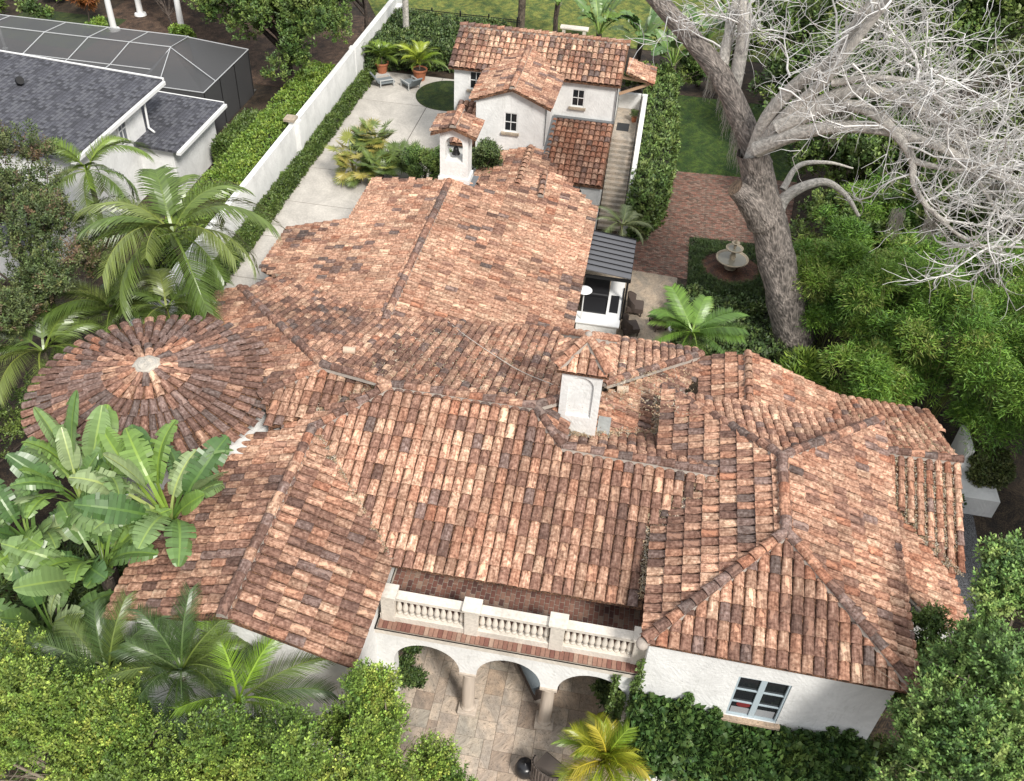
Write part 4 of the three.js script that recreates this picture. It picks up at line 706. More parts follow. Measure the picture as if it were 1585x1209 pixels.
const GREENS = {
  ficus: [[.085, .15, .028], [.13, .215, .036], [.18, .275, .044], [.235, .33, .055], [.32, .39, .07]], dark: [[.055, .095, .024], [.075, .12, .028], [.045, .08, .022], [.10, .145, .035]], mid: [[.085, .145, .028], [.065, .12, .024], [.12, .185, .036], [.155, .215, .045]],
  box: [[.145, .225, .028], [.115, .195, .025], [.185, .265, .036]], ivy: [[.05, .105, .024], [.07, .13, .028], [.04, .085, .022], [.10, .16, .034]], bamboo: [[.065, .15, .02], [.095, .205, .024], [.135, .26, .03], [.175, .30, .036], [.22, .28, .055]], pale: [[.20, .24, .09], [.16, .21, .07], [.24, .26, .12]]
};
function jitter(c, r, k = .3) { const f = 1 + (r() - .5) * k * 2; return [c[0] * f * (1 + (r() - .5) * .2), c[1] * f, c[2] * f]; }
// crown = many small lobes; leaf clumps sit mostly near their surfaces
function crownList(blobs, n, pal, seed, o = {}) {
  const r = rng(seed), out = [], lobes = [];
  for (const [x, y, z, rx, ry, rz] of blobs) {
    const k = o.lobes || Math.max(8, Math.round((rx * rz + ry * rx) * 2.3));
    for (let i = 0; i < k; i++) { const d = rv(r); if (d.y < -.35) d.y *= -.6; const q = .62 + r() * .3, lr = (o.lr || .28) * Math.cbrt(rx * ry * rz) * (.7 + r() * .7); lobes.push([x + d.x * rx * q, y + d.y * ry * q, z + d.z * rz * q, lr, r()]); }
  }
  const wt = lobes.map(l => l[3] * l[3]), tot = wt.reduce((a, b) => a + b, 0);
  for (let i = 0; i < n; i++) {
    let s = r() * tot, k = 0; while (k < lobes.length - 1 && (s -= wt[k]) > 0) k++;
    const [x, y, z, lr, tone] = lobes[k], d = rv(r); if (d.y < -.2 && r() < .6) d.y = -d.y; const q = lr * (.72 + .34 * Math.pow(r(), .6) + .22 * noise(d.x * 3 + k, d.y * 3, d.z * 3));
    const p = V(x + d.x * q, y + d.y * q * .85, z + d.z * q); const nn = d.clone().lerp(V(0, 1, 0), .45).lerp(rv(r), .25).normalize();
    out.push({ p, n: nn, a: r() * 6.28, s: (o.s || 1) * (.75 + r() * .5), c: jitter(pal[Math.min(pal.length - 1, ((tone * .6 + r() * .5) * pal.length) | 0)], r, .22) });
  }
  return out;
}
function tree(name, label, base, blobs, n, pal, geo, seed, o = {}) {
  const t = thing(name, label, o.cat || 'tree', base, o.group), r = rng(seed + 5), gs = [], P = V(...base);
  const c = blobs[0], top = V(c[0] - P.x, c[1] - P.y, c[2] - P.z); const tr = o.tr || .18;
  const main = smooth([[0, 0, 0], [top.x * .3 + .1, top.y * .4, top.z * .3], [top.x, top.y, top.z]], 8); const trunk = mesh('trunk', tube(main, radiiOf(8, tr, tr * .45), 8, .12), o.bark || M.bark, t);
  for (const b of blobs) for (let k = 0; k < (o.limbs ?? 5); k++) { const a = main[3 + (r() * 4 | 0)], d = rv(r); d.y = Math.abs(d.y) * .8; const e = V(b[0] - P.x + d.x * b[3] * .85, b[1] - P.y + d.y * b[4] * .8, b[2] - P.z + d.z * b[5] * .85), m = a.clone().lerp(e, .5).add(V((r() - .5) * .5, .25, (r() - .5) * .5)); gs.push(tube(smooth([a, m, e], 7), radiiOf(7, tr * .42, .012), 5)); if (o.twigs) for (let q = 0; q < 3; q++) { const s0 = m.clone().lerp(e, r()), e2 = s0.clone().add(rv(r).multiplyScalar(.7 + r() * .6)); gs.push(tube(smooth([s0, s0.clone().lerp(e2, .5).add(rv(r).multiplyScalar(.12)), e2], 5), radiiOf(5, .018, .004), 4)); } }
  if (gs.length) mesh('limbs', merge(gs), o.limbMat || o.bark || M.bark, t);
  const list = crownList(blobs, n, pal, seed, o); list.forEach(q => q.p.sub(P)); cloud('crown', geo, list, t).userData.kind = 'stuff'; return t;
}
// clipped hedge: leaf shell over a solid near-black core
function hedge(name, label, poly, y0, y1, dens, pal, geo, seed, o = {}) {
  const cx = poly.reduce((a, p) => a + p[0], 0) / poly.length, cz = poly.reduce((a, p) => a + p[1], 0) / poly.length;
  const h = thing(name, label, 'hedge', [cx, 0, cz], o.group), r = rng(seed), list = [], L = poly.map(([x, z]) => [x - cx, z - cz]);
  const inset = L.map(([x, z]) => [x * (1 - .12 / Math.max(.4, Math.hypot(x, z))), z * (1 - .12 / Math.max(.4, Math.hypot(x, z)))]);
  mesh('dark_core', prism(inset, y0, y1 - .1), std(.022, .026, .012), h); const bump = o.bump ?? .05;
  const sh = L.map(p => new THREE.Vector2(...p)), tri = THREE.ShapeUtils.triangulateShape(sh, []);
  const push = (p, n) => { const w = fbm(p.x * 1.1 + cx, p.z * 1.1 + p.y, cz, 3); list.push({ p: p.addScaledVector(n, (r() - .6) * .1 + w * bump * 4), n: n.clone().lerp(V(0, 1, 0), .3).lerp(rv(r), .35).normalize(), a: r() * 6.28, s: (o.s || 1) * (.7 + r() * .6), c: jitter(pal[clamp(((w * 1.2 + .5 + (r() - .5) * .7) * pal.length) | 0, 0, pal.length - 1)], r, .25) }); };
  for (const t of tri) { const [a, b, c] = t.map(i => L[i]), ar = Math.abs((b[0] - a[0]) * (c[1] - a[1]) - (c[0] - a[0]) * (b[1] - a[1])) / 2; for (let i = 0; i < ar * dens; i++) { let u = r(), v = r(); if (u + v > 1) { u = 1 - u; v = 1 - v; } push(V(a[0] + u * (b[0] - a[0]) + v * (c[0] - a[0]), y1, a[1] + u * (b[1] - a[1]) + v * (c[1] - a[1])), V(0, 1, 0)); } }
  const sg = THREE.ShapeUtils.area(sh) > 0 ? 1 : -1;
  for (let k = 0; k < L.length; k++) { const a = L[k], b = L[(k + 1) % L.length], d = Math.hypot(b[0] - a[0], b[1] - a[1]), n = V((b[1] - a[1]) / d * sg, 0, -(b[0] - a[0]) / d * sg); for (let i = 0; i < d * (y1 - y0) * dens; i++) { const t = r(); push(V(lerp(a[0], b[0], t), lerp(y0, y1, r()), lerp(a[1], b[1], t)), n); } }
  cloud('foliage', geo, list, h).userData.kind = 'stuff'; return h;
}
// palm frond along +x: rachis bends from e0 to e1 (radians), leaflets on both sides
function frond(L, leafL, n, e0, e1, o = {}) {
  const r = rng(o.seed || 1), pos = [], col = [], pts = []; let p = V(0, 0, 0); const N = 14; pts.push(p.clone());
  for (let i = 0; i < N; i++) { const e = lerp(e0, e1, Math.pow((i + .5) / N, o.bend || 1.2)); p.add(V(Math.cos(e), Math.sin(e), 0).multiplyScalar(L / N)); pts.push(p.clone()); }
  const at = t => { const f = clamp(t) * N, i = Math.min(N - 1, Math.floor(f)); return [pts[i].clone().lerp(pts[i + 1], f - i), pts[i + 1].clone().sub(pts[i]).normalize()]; };
  for (let i = 0; i < N; i++) { const a = pts[i], b = pts[i + 1], w0 = lerp(o.rw || .035, .004, i / N), w1 = lerp(o.rw || .035, .004, (i + 1) / N), q = [a.x, a.y + .006, w0, b.x, b.y + .006, w1, b.x, b.y + .006, -w1, a.x, a.y + .006, -w0]; for (const k of [0, 1, 2, 0, 2, 3]) { pos.push(q[k * 3], q[k * 3 + 1], q[k * 3 + 2]); col.push(1.35, 1.25, 1.0); } }
  const t0 = o.t0 ?? .16;
  for (let i = 0; i < n; i++) for (const s of [-1, 1]) {
    const t = t0 + (1 - t0) * (i + r() * .5) / n, [q, tg] = at(t), u = (t - t0) / (1 - t0), len = leafL * (.35 + .65 * Math.pow(Math.sin(Math.PI * clamp(.12 + .80 * u)), .7)) * (.85 + r() * .3);
    const up = V(-tg.y, tg.x, 0), lift = (o.v ?? .35) + (r() - .5) * (o.ruff ?? .2); let d = V(0, 0, s).multiplyScalar(1).addScaledVector(tg, (o.sweep ?? .55) + u * .5).addScaledVector(up, lift).normalize();
    const w = tg.clone().multiplyScalar(.85).addScaledVector(up, .35).normalize(), wd = (o.lw || .045) * (.8 + r() * .4), k = .7 + r() * .55;
    let a = q; const S = 3; for (let j = 0; j < S; j++) { const nd = d.clone().add(V(0, -(o.droop ?? .35) * (j + .6) / S, 0)).normalize(), b = a.clone().addScaledVector(nd, len / S), wa = wd * (j ? (1 - j / S * .7) : .8), wb = j === S - 1 ? .004 : wd * (1 - (j + 1) / S * .7); const A1 = a.clone().addScaledVector(w, wa / 2), A2 = a.clone().addScaledVector(w, -wa / 2), B1 = b.clone().addScaledVector(w, wb / 2), B2 = b.clone().addScaledVector(w, -wb / 2); for (const x of [A1, A2, B2, A1, B2, B1]) { pos.push(x.x, x.y, x.z); col.push(k, k, k); } a = b; d = nd; }
  }
  return geoPC(pos, col);
}
const fmat = (r, g, b) => new THREE.MeshStandardMaterial({ color: C(r, g, b), vertexColors: true, roughness: .36, side: THREE.DoubleSide });
function palm(name, label, base, H, lean, spec, o = {}) {
  const t = thing(name, label, o.cat || 'palm', base, o.group), r = rng(o.seed || 11), top = V(lean[0], H, lean[1]);
  if (H > .2) { const tr = mesh('trunk', tube(smooth([[0, 0, 0], [lean[0] * .3, H * .5, lean[1] * .3], [top.x, top.y, top.z]], 12), radiiOf(12, o.tr || .16, (o.tr || .16) * .72), 12, .05), o.bark || M.palmTrunk, t); if (o.shaft) mesh('crownshaft', tube([top.clone().add(V(0, -.1, 0)), top.clone().add(V(0, o.shaft * .5, 0)), top.clone().add(V(0, o.shaft, 0))], [(o.tr || .16) * .85, (o.tr || .16) * .9, (o.tr || .16) * .4], 10), std(.14, .20, .06), tr); }
  const y0 = H + (o.shaft || 0) * .85;
  for (const [n, geos, tilt, mats, a0] of spec) for (let i = 0; i < n; i++) {
    const f = mesh('frond', geos[(r() * geos.length) | 0], mats[(r() * mats.length) | 0], t); f.position.set(top.x, y0, top.z); f.rotation.order = 'YXZ'; f.rotation.set((r() - .5) * .5, (a0 || 0) + i / n * 6.283 + (r() - .5) * .5, tilt + (r() - .5) * .25); f.scale.setScalar((o.fs || 1) * (.85 + r() * .3));
  }
  return t;
}
// fan palm leaf: pleated disc of narrow blades on a stalk
function fan(R, stalk, n, seed, sp = 2.6) {
  const r = rng(seed), pos = [], col = []; { const q = [[0, 0, .012], [stalk, .15 * stalk, .01], [stalk, .15 * stalk, -.01], [0, 0, -.012]]; for (const k of [0, 1, 2, 0, 2, 3]) { pos.push(...q[k]); col.push(1.2, 1.15, .9); } }
  const o = V(stalk, .15 * stalk, 0); for (let i = 0; i < n; i++) { const a = lerp(-sp, sp, i / (n - 1)), d = V(Math.cos(a), .2 + (r() - .5) * .15 - .25 * Math.abs(a) / sp, Math.sin(a)).normalize(), w = V(-Math.sin(a), .25, Math.cos(a)).normalize(); leafPush(pos, col, o, d, w, R * (.8 + r() * .3), R * .13, .75 + r() * .5, .25); }
  return geoPC(pos, col);
}
// big paddle leaf along +x on a stalk, torn into strips along the midrib
function paddle(stalk, L, W, seed, tears, arch) {
  const r = rng(seed), pos = [], col = [], N = 18, pts = []; let p = V(0, 0, 0); const segs = 12; pts.push(p.clone()); const tot = stalk + L;
  for (let i = 0; i < segs; i++) { const e = 1.3 - arch * Math.pow((i + .5) / segs, 1.6); p.add(V(Math.cos(e), Math.sin(e), 0).multiplyScalar(tot / segs)); pts.push(p.clone()); }
  const at = t => { const f = clamp(t) * segs, i = Math.min(segs - 1, Math.floor(f)); return [pts[i].clone().lerp(pts[i + 1], f - i), pts[i + 1].clone().sub(pts[i]).normalize()]; };
  for (let i = 0; i < 16; i++) { const [a] = at(i / 16), [b] = at((i + 1) / 16), w0 = lerp(.045, .01, i / 16), w1 = lerp(.045, .01, (i + 1) / 16); for (const q of [[a.x, a.y + .01, w0], [a.x, a.y + .01, -w0], [b.x, b.y + .01, -w1], [a.x, a.y + .01, w0], [b.x, b.y + .01, -w1], [b.x, b.y + .01, w1]]) { pos.push(...q); col.push(1.5, 1.4, 1.0); } }
  const ts = stalk / tot;
  for (const s of [-1, 1]) { let sag = .25, k = 1; for (let i = 0; i < N; i++) {
    if (r() < tears) { sag = .1 + r() * .75; k = .8 + r() * .4; } const u0 = i / N, u1 = (i + 1) / N, prof = u => Math.pow(Math.sin(Math.PI * clamp(.06 + u * .93)), .55) * W / 2;
    const [a, ta] = at(ts + (1 - ts) * u0), [b] = at(ts + (1 - ts) * u1), up = V(-ta.y, ta.x, 0), dir = V(0, 0, s).addScaledVector(up, .32).addScaledVector(ta, .18).normalize(); const w0 = prof(u0), w1 = prof(u1) * (.98 + r() * .04), gap = sag > .5 ? .92 : 1;
    const m0 = a.clone().addScaledVector(dir, w0 * .55), m1 = b.clone().addScaledVector(dir, w1 * .55 * gap), d2 = dir.clone().add(V(0, -sag * 1.6, 0)).normalize(), e0 = m0.clone().addScaledVector(d2, w0 * .5), e1 = m1.clone().addScaledVector(d2, w1 * .5 * gap);
    const kk = k * (.94 + (i % 2) * .1); for (const x of [a, m0, m1, a, m1, b, m0, e0, e1, m0, e1, m1]) { pos.push(x.x, x.y, x.z); col.push(kk, kk, kk); }
  } }
  return geoPC(pos, col);
}

// ---------- trees and plants ----------
tree('ficus_tree', 'light green small leaved ficus with bare twigs showing, under the left wing gable', [-11.5, 0, -9.5], [[-11.8, 5.4, -9.3, 2.4, 1.9, 1.7], [-13.8, 5.6, -9.6, 1.9, 1.8, 1.8], [-9.8, 5.4, -8.9, 1.9, 1.5, 1.5]], 4400, GREENS.ficus, CL_.small, 101, { twigs: 1, limbs: 9, limbMat: M.twigs, lr: .31 });
tree('ficus_tree', 'light green small leaved ficus spreading below the bright palm frond', [-7.2, 0, -8.8], [[-7.4, 5.4, -8.9, 2.2, 1.7, 1.5], [-5.4, 5.6, -9.4, 1.7, 1.7, 1.4], [-7.6, 4.3, -10.3, 1.5, 1.3, 1.0]], 4000, GREENS.ficus, CL_.small, 102, { twigs: 1, limbs: 8, limbMat: M.twigs, lr: .31 });
tree('ficus_tree', 'light green small leaved ficus reaching over the patio beside the arcade', [-4.2, 0, -10.3], [[-4.3, 4.9, -10.9, 1.3, 1.9, 1.2], [-2.9, 4.2, -10.2, 1.3, 1.4, 1.1], [-4.7, 5.9, -11.6, .75, 1.1, .7]], 3000, GREENS.ficus, CL_.small, 103, { twigs: 1, limbs: 8, limbMat: M.twigs, lr: .31 });
tree('laurel_tree', 'rounded grey green laurel tree at the right wing corner', [10.4, 0, -14.2], [[10.0, 7.0, -13.5, 1.8, 2.0, 1.7], [11.1, 8.0, -15.4, 1.5, 1.7, 1.6], [9.5, 5.6, -12.2, 1.5, 1.5, 1.3], [11.2, 8.2, -17.3, .9, 1.3, 1.0], [8.7, 6.3, -13.6, .8, 1.0, .9]], 3800, [[.065, .135, .036], [.095, .18, .042], [.13, .23, .052], [.17, .28, .066], [.24, .33, .085]], CL_.smallB, 104, { twigs: 1, limbs: 5, limbMat: M.twigs, lr: .31 });
tree('hedge_tree', 'leafy tree between the laurel and the right wing wall', [10.3, 0, -18], [[10.3, 2.6, -16.8, 1.6, 2.0, 1.8], [9.6, 1.6, -14.6, 1.2, 1.4, 1.2], [9.5, 4.0, -16.6, .7, 1.5, 1.5], [10.7, 4.4, -17.6, 1.1, 1.5, 1.0]], 1900, GREENS.mid, CL_.smallB, 105, {});
tree('evergreen_tree', 'dense dark evergreen tree with reddish tips beside the neighbour porch', [-22, 0, -26], [[-23.2, 7.2, -27.2, 2.2, 2.6, 2.4], [-20.6, 6.2, -26.0, 1.8, 2.2, 1.8], [-24.2, 8.2, -29.6, 1.7, 1.9, 1.8], [-22.3, 5.4, -23.4, 2.0, 2.6, 2.0]], 3500, [[.08, .115, .034], [.065, .10, .03], [.11, .15, .045], [.14, .165, .055], [.16, .11, .06]], CL_.smallB, 106, { lr: .3 });
tree('evergreen_tree', 'spreading evergreen tree on the outer side of the round tower', [-22.5, 0, -18.5], [[-22.6, 3.2, -19.5, 2.6, 3.2, 2.4], [-20.8, 2.4, -15.4, 2.2, 2.3, 2.2], [-19.6, 1.6, -12.2, 2.0, 1.8, 1.8], [-20.6, 2.0, -22.6, 1.6, 2.2, 2], [-24, 3.4, -14.5, 2.4, 2.6, 2.4]], 3000, GREENS.mid, CL_.smallB, 107, {});
tree('oak_tree', 'dark green broad leaved tree leaning over the boundary wall behind the pool cage', [-25, 0, -60], [[-24.4, 4.6, -58, 3.2, 2.8, 2.6], [-21.6, 4.6, -56.6, 2.4, 2.2, 2.2], [-27.6, 4.8, -60, 3.0, 2.6, 2.4], [-20.8, 5.4, -60.5, 2.2, 2.4, 2.2], [-22.6, 2.8, -54.2, 1.6, 1.4, 1.4], [-30.6, 4.4, -62, 2.4, 2.2, 2.0]], 4600, GREENS.mid, CL_.broad, 108, { lr: .3, tr: .3 });
tree('oak_tree', 'dark green tree crown at the end of the boundary wall by the iron fence', [-21.8, 0, -68], [[-21.8, 5.2, -67.5, 1.8, 1.9, 1.7], [-24.5, 5.4, -68.5, 2.2, 2.0, 2.0], [-28.5, 5.2, -69, 2.6, 2.0, 2.0]], 1800, GREENS.mid, CL_.broad, 109, { lr: .3 });
tree('pergola_vine', 'leafy vine spread over the neighbour garden columns', [-34.5, 0, -63], [[-38.6, 3.2, -67.6, 2.6, .9, 1.3], [-35.2, 3.2, -67.6, 2.4, .9, 1.3], [-33.6, 3.0, -65.6, 1.5, .9, 1.3], [-43, 2.8, -69, 3, .9, 1.2]], 1500, GREENS.mid, CL_.broad, 110, { cat: 'vine', tr: .1 });
tree('copper_shrub', 'rust orange feathery shrub beside the white garden columns', [-42.2, 0, -64.4], [[-42.2, 1.6, -64.6, .75, 1.6, .7]], 700, [[.36, .13, .03], [.30, .10, .025], [.42, .2, .06]], CL_.grass, 111, { cat: 'shrub', s: 2.2, tr: .05, limbs: 0 });
tree('border_shrub', 'mixed dark green shrubbery along the far edge of the neighbour garden', [-46, 0, -70], [[-46, 2, -70, 3, 2, 2], [-51, 2.4, -68, 3, 2.2, 2], [-41, 2, -72, 3, 1.8, 1.6], [-36, 2.4, -71, 3, 2, 1.6], [-49, 1.4, -63, 1.6, 1.2, 1.2], [-32, 2.2, -67, 2, 1.6, 1.4], [-44.5, 1.4, -61.5, 1.4, 1.1, 1]], 2600, GREENS.mid, CL_.far, 112, { cat: 'shrub', tr: .1 });
for (const [x, z, s] of [[-40.4, -62.6, 'below the copper shrub'], [-34.2, -62.8, 'beside the last garden column'], [-47, -68, 'edging the neighbour lawn']]) tree('garden_shrub', 'low bright green shrub ' + s, [x, 0, z], [[x, .6, z, .9, .6, .7]], 420, GREENS.box, CL_.broad, 120 + (x | 0), { cat: 'shrub', tr: .04, limbs: 0 });
// big trees at the upper right
tree('bald_cypress', 'tall feathery dark green tree at the edge of the park', [17, 0, -62], [[15.5, 7, -58, 3.4, 4.4, 3], [20, 8, -60, 3.4, 5, 3], [12, 5, -66, 3, 4, 2.6], [24, 8, -66, 3.5, 5, 3], [16, 8, -70, 4, 5, 3]], 3400, GREENS.mid, CL_.far, 130, { lr: .26, tr: .3 });
tree('bald_cypress', 'dark feathery tree behind the dead oak branches', [9.5, 0, -60], [[9.4, 4.5, -57, 2.8, 3.4, 2.6], [7, 3.8, -66, 2.6, 3.2, 2.2], [13, 5.6, -52.5, 3.0, 3.8, 2.6], [9, 4, -72, 3.4, 3.4, 2.4]], 3000, GREENS.mid, CL_.far, 131, { lr: .26, tr: .25 });
tree('moss_oak', 'pale grey green mossy oak crown at the right edge', [18.5, 0, -43], [[16.6, 8.2, -43, 2.6, 2.6, 2.4], [17.8, 9.6, -47, 2.6, 3, 2.6], [17.4, 7.4, -38.6, 2.2, 2.0, 2.0]], 2200, GREENS.pale, CL_.far, 132, { lr: .24, tr: .4, s: .7 });
tree('shade_tree', 'dark leafy tree filling the garden behind the oak trunk', [11, 0, -48], [[10.4, 3.6, -49, 2.6, 3.2, 2.6], [12.6, 4.4, -46.5, 2.8, 3.4, 2.4], [9.8, 2.6, -44.2, 1.6, 2.2, 1.6], [14.8, 4.6, -42.4, 2.4, 3.4, 2.4], [11.6, 3.2, -41.6, 1.9, 2.6, 1.8]], 3600, GREENS.mid, CL_.broad, 133, { lr: .27 });
tree('added_shading_tree', 'added unseen leafy tree beyond the gravel strip, shading the garden edge', [19, 0, -22], [[19, 5.5, -22, 3, 3, 3], [19.5, 5.5, -27.5, 2.8, 3.2, 2.6], [17.6, 3.2, -18, 2, 2.4, 2]], 2200, GREENS.mid, CL_.far, 134, { lr: .3, tr: .3 });  // added outside the view to block sun and darken the soil here
// bamboo
const bambooAt = [[9.6, -40.2, 4.6, 1.9, 'behind the oak trunk'], [12.0, -42.6, 5.4, 2.1, 'below the low curved dead limbs'], [9.4, -36.4, 5.2, 1.9, 'nearest the oak trunk'], [11.6, -34.6, 6.4, 2.2, 'tall and bright, leaning over the annex roof'], [13.6, -32.4, 6.2, 2.2, 'between the annex roof and the garden wall'], [15.6, -30.4, 6.2, 2.1, 'above the white garden wall'], [10.6, -31.6, 3.4, 1.9, 'low behind the orange annex roof'], [17.2, -33.6, 6.4, 2.4, 'under the mossy oak crown'], [13.2, -38.2, 5.0, 2.3, 'under the sweeping dead limbs'], [16.6, -38, 5.4, 2.2, 'in front of the mossy oak']];
bambooAt.forEach(([x, z, h, w, s], i) => {
  const t = thing('bamboo_clump', 'feathery green bamboo clump ' + s, 'bamboo', [x, 0, z], 'bamboo along the garden edge'), r = rng(140 + i), gs = [];
  for (let k = 0; k < 14; k++) { const a = r() * 6.28, q = r() * .6, e = [Math.cos(a) * (q + w * .7), h * (.75 + r() * .35), Math.sin(a) * (q + w * .7)]; gs.push(tube(smooth([[Math.cos(a) * q, 0, Math.sin(a) * q], [e[0] * .5, h * .6, e[2] * .5], e], 8), radiiOf(8, .035, .008), 5)); }
  mesh('culms', merge(gs), std(.20, .23, .07), t);
  const L = crownList([[0, h * .72, 0, w, h * .38, w], [0, h * .35, .3, w * .85, h * .3, w * .8]], 1200, GREENS.bamboo, 150 + i, { lr: .26, s: .85 }); L.forEach(q => q.n.lerp(V(0, 1, 0), .15).normalize()); cloud('crown', CL_.bamboo, L, t).userData.kind = 'stuff';
});
// hedges
hedge('clipped_hedge', 'long bright green clipped hedge on the neighbour side of the boundary wall', [[-20.75, -34.5], [-20.7, -57.5], [-22.5, -57.5], [-22.7, -34.5]], 0, 1.95, 36, GREENS.box, CL_.box, 161, { s: 1.4 });
hedge('clipped_hedge', 'square block of clipped hedge beside the lower shingle roof', [[-22.9, -46.2], [-22.9, -50.6], [-24.1, -50.4], [-24.2, -46]], 0, 1.5, 60, [[.055, .09, .018], [.075, .12, .022], [.1, .15, .03]], CL_.box, 162, { s: 1.5 });
hedge('low_hedge', 'low green hedge strip at the foot of the boundary wall along the drive', [[-20.1, -30], [-19.85, -48.2], [-19.8, -60.8], [-19.15, -60.8], [-19.2, -48], [-19.25, -30]], 0, .5, 70, [[.055, .09, .018], [.075, .12, .02], [.10, .15, .03]], CL_.box, 163, { s: 1.15, bump: .02 });
hedge('tall_hedge', 'dark glossy hedge behind the terracotta pots and iron fence', [[-19.8, -61.6], [-19.8, -69.8], [-11.4, -69.6], [-11.4, -62.6], [-13.2, -63.2], [-16, -63.4]], 0, 1.5, 26, GREENS.dark, CL_.broad, 164, { s: 1.1, bump: .1 });
hedge('climbing_hedge', 'thick leafy hedge growing along the outside of the stair wall', [[-.15, -44.6], [-.12, -60], [1.3, -60.5], [1.75, -52], [1.55, -46.2], [.7, -44.2]], 0, 2.5, 26, [[.06, .105, .024], [.085, .14, .03], [.12, .185, .042], [.155, .215, .052]], CL_.broad, 165, { s: 1.0, bump: .14 });
hedge('garden_hedge', 'dark shrub bed between the garden patio and the stone path', [[2.75, -39.0], [9, -38.6], [9, -34.5], [4, -33.6], [2.9, -35.4]], 0, .95, 28, GREENS.dark, CL_.broad, 166, { bump: .15 });
hedge('round_shrub', 'square topped dark shrub by the gravel strip', [[12.35, -28.4], [13.9, -28.4], [13.9, -26.8], [12.35, -26.8]], 0, 1.1, 80, GREENS.dark, CL_.box, 167, { s: 1.4 });
hedge('mossy_shrub', 'mossy clipped shrub on the end of the garden wall', [[14.7, -29.4], [15.9, -29.4], [15.9, -28.2], [14.7, -28.2]], .9, 1.7, 90, [[.10, .13, .03], [.075, .1, .03], [.13, .15, .05]], CL_.box, 168, { s: 1.3 });
{ // vine over the bay of the right wing
  const v = thing('climbing_vine', 'dense dark green vine covering the foot of the right wing wall', 'vine', [5.3, 0, -14.2]), r = rng(171), L = [];
  for (let i = 0; i < 3800; i++) { const x = 2.15 + r() * 6.6, q = r(), top = 2.75 + .35 * fbm(x * 1.2, 3, 5) * 2 + (x < 4 ? .35 : 0) - (x > 4.6 && x < 6.3 ? .35 : 0); let y, z; if (q < .45) { y = lerp(1.35 + .35 * noise(x * 1.7, 9, 1), top, r()); z = -13.72 - .9 * Math.pow(clamp((y - 2.1) / .8), 1.2) + (r() - .5) * .3 + .25 * fbm(x * 1.6, y * 1.6, 7); } else { const t = r(); y = lerp(2.25, top, t) + (r() - .5) * .2; z = lerp(-13.8, -14.78, t) + (r() - .5) * .25 + .2 * fbm(x * 1.6, t * 3, 2); } L.push({ p: V(x - 5.3, y, z + 14.2), n: V(0, .6, 1).lerp(rv(r), .5).normalize(), a: r() * 6.28, s: .7 + r() * .5, c: jitter(GREENS.ivy[(clamp(.5 + fbm(x * 1.3, y * 1.3, z) * 1.4 + (r() - .5) * .6) * 3.99) | 0], r, .25) }); }
  for (const [x, y0, y1] of [[3.55, 2.9, 3.7], [8.05, 2.8, 3.35], [7.6, 2.8, 3.3], [2.25, 2.7, 3.3], [4.4, 2.8, 3.2]]) for (let i = 0; i < 26; i++) { const y = lerp(y0, y1, i / 25); L.push({ p: V(x - 5.3 + (r() - .5) * .16, y, -14.78 + 14.2), n: V(0, .2, 1).lerp(rv(r), .3).normalize(), a: r() * 6, s: .35 + r() * .25, c: jitter(GREENS.ivy[1], r) }); }
  cloud('foliage', CL_.ivy, L, v).userData.kind = 'stuff'; const gs = []; for (let i = 0; i < 16; i++) { const x = 2.3 + r() * 6.2 - 5.3; gs.push(tube(smooth([[x, 0, .35], [x + .1, 1, .45], [x + (r() - .5) * .6, 2.2, .3]], 6), radiiOf(6, .025, .01), 5)); } mesh('stems', merge(gs), M.bark, v);
  const w = thing('vine_strand', 'thin vine climbing the arcade corner to the balcony rail', 'vine', [2.05, 0, -14.9]), K = []; for (const [x, z, y0, y1] of [[0, .05, 1.4, 4.9], [-.55, -.05, 1.6, 3.8], [-.3, -.05, 1.5, 2.9], [.08, .02, 2.0, 4.2]]) for (let i = 0; i < 60; i++) { const y = lerp(y0, y1, i / 59); K.push({ p: V(x + .12 * noise(y * 1.3, x * 9, 2) + (r() - .5) * .12, y, z + (r() - .5) * .08), n: V(0, .3, 1).lerp(rv(r), .3).normalize(), a: r() * 6, s: .28 + r() * .22, c: jitter(GREENS.ivy[3], r) }); } cloud('foliage', CL_.ivy, K, w).userData.kind = 'stuff'; mesh('stem', merge([tube(smooth([[0, 0, .05], [.05, 2, .05], [0, 4.9, .04]], 8), radiiOf(8, .02, .008), 5), tube(smooth([[-.3, 0, 0], [-.45, 2, -.03], [-.55, 3.8, -.04]], 8), radiiOf(8, .015, .006), 5)]), M.bark, w);
}
{ // dark ferns added in place of the black shade gap under the bird of paradise
  const r = rng(616), L = []; for (let i = 0; i < 900; i++) L.push({ p: V(lerp(-20, -12.3, r()), .2 + r() * .5, lerp(-18.5, -10.5, r())), n: V(0, 1, 0).lerp(rv(r), .4).normalize(), a: r() * 6, s: .9 + r() * .6, c: jitter(GREENS.dark[(r() * 4) | 0], r) }); tag(cloud('shade_gap_ferns', CL_.fernb, L, scene), 'low dark ferns added for the shaded gap under the bird of paradise', 'ferns', null, 'stuff');
}
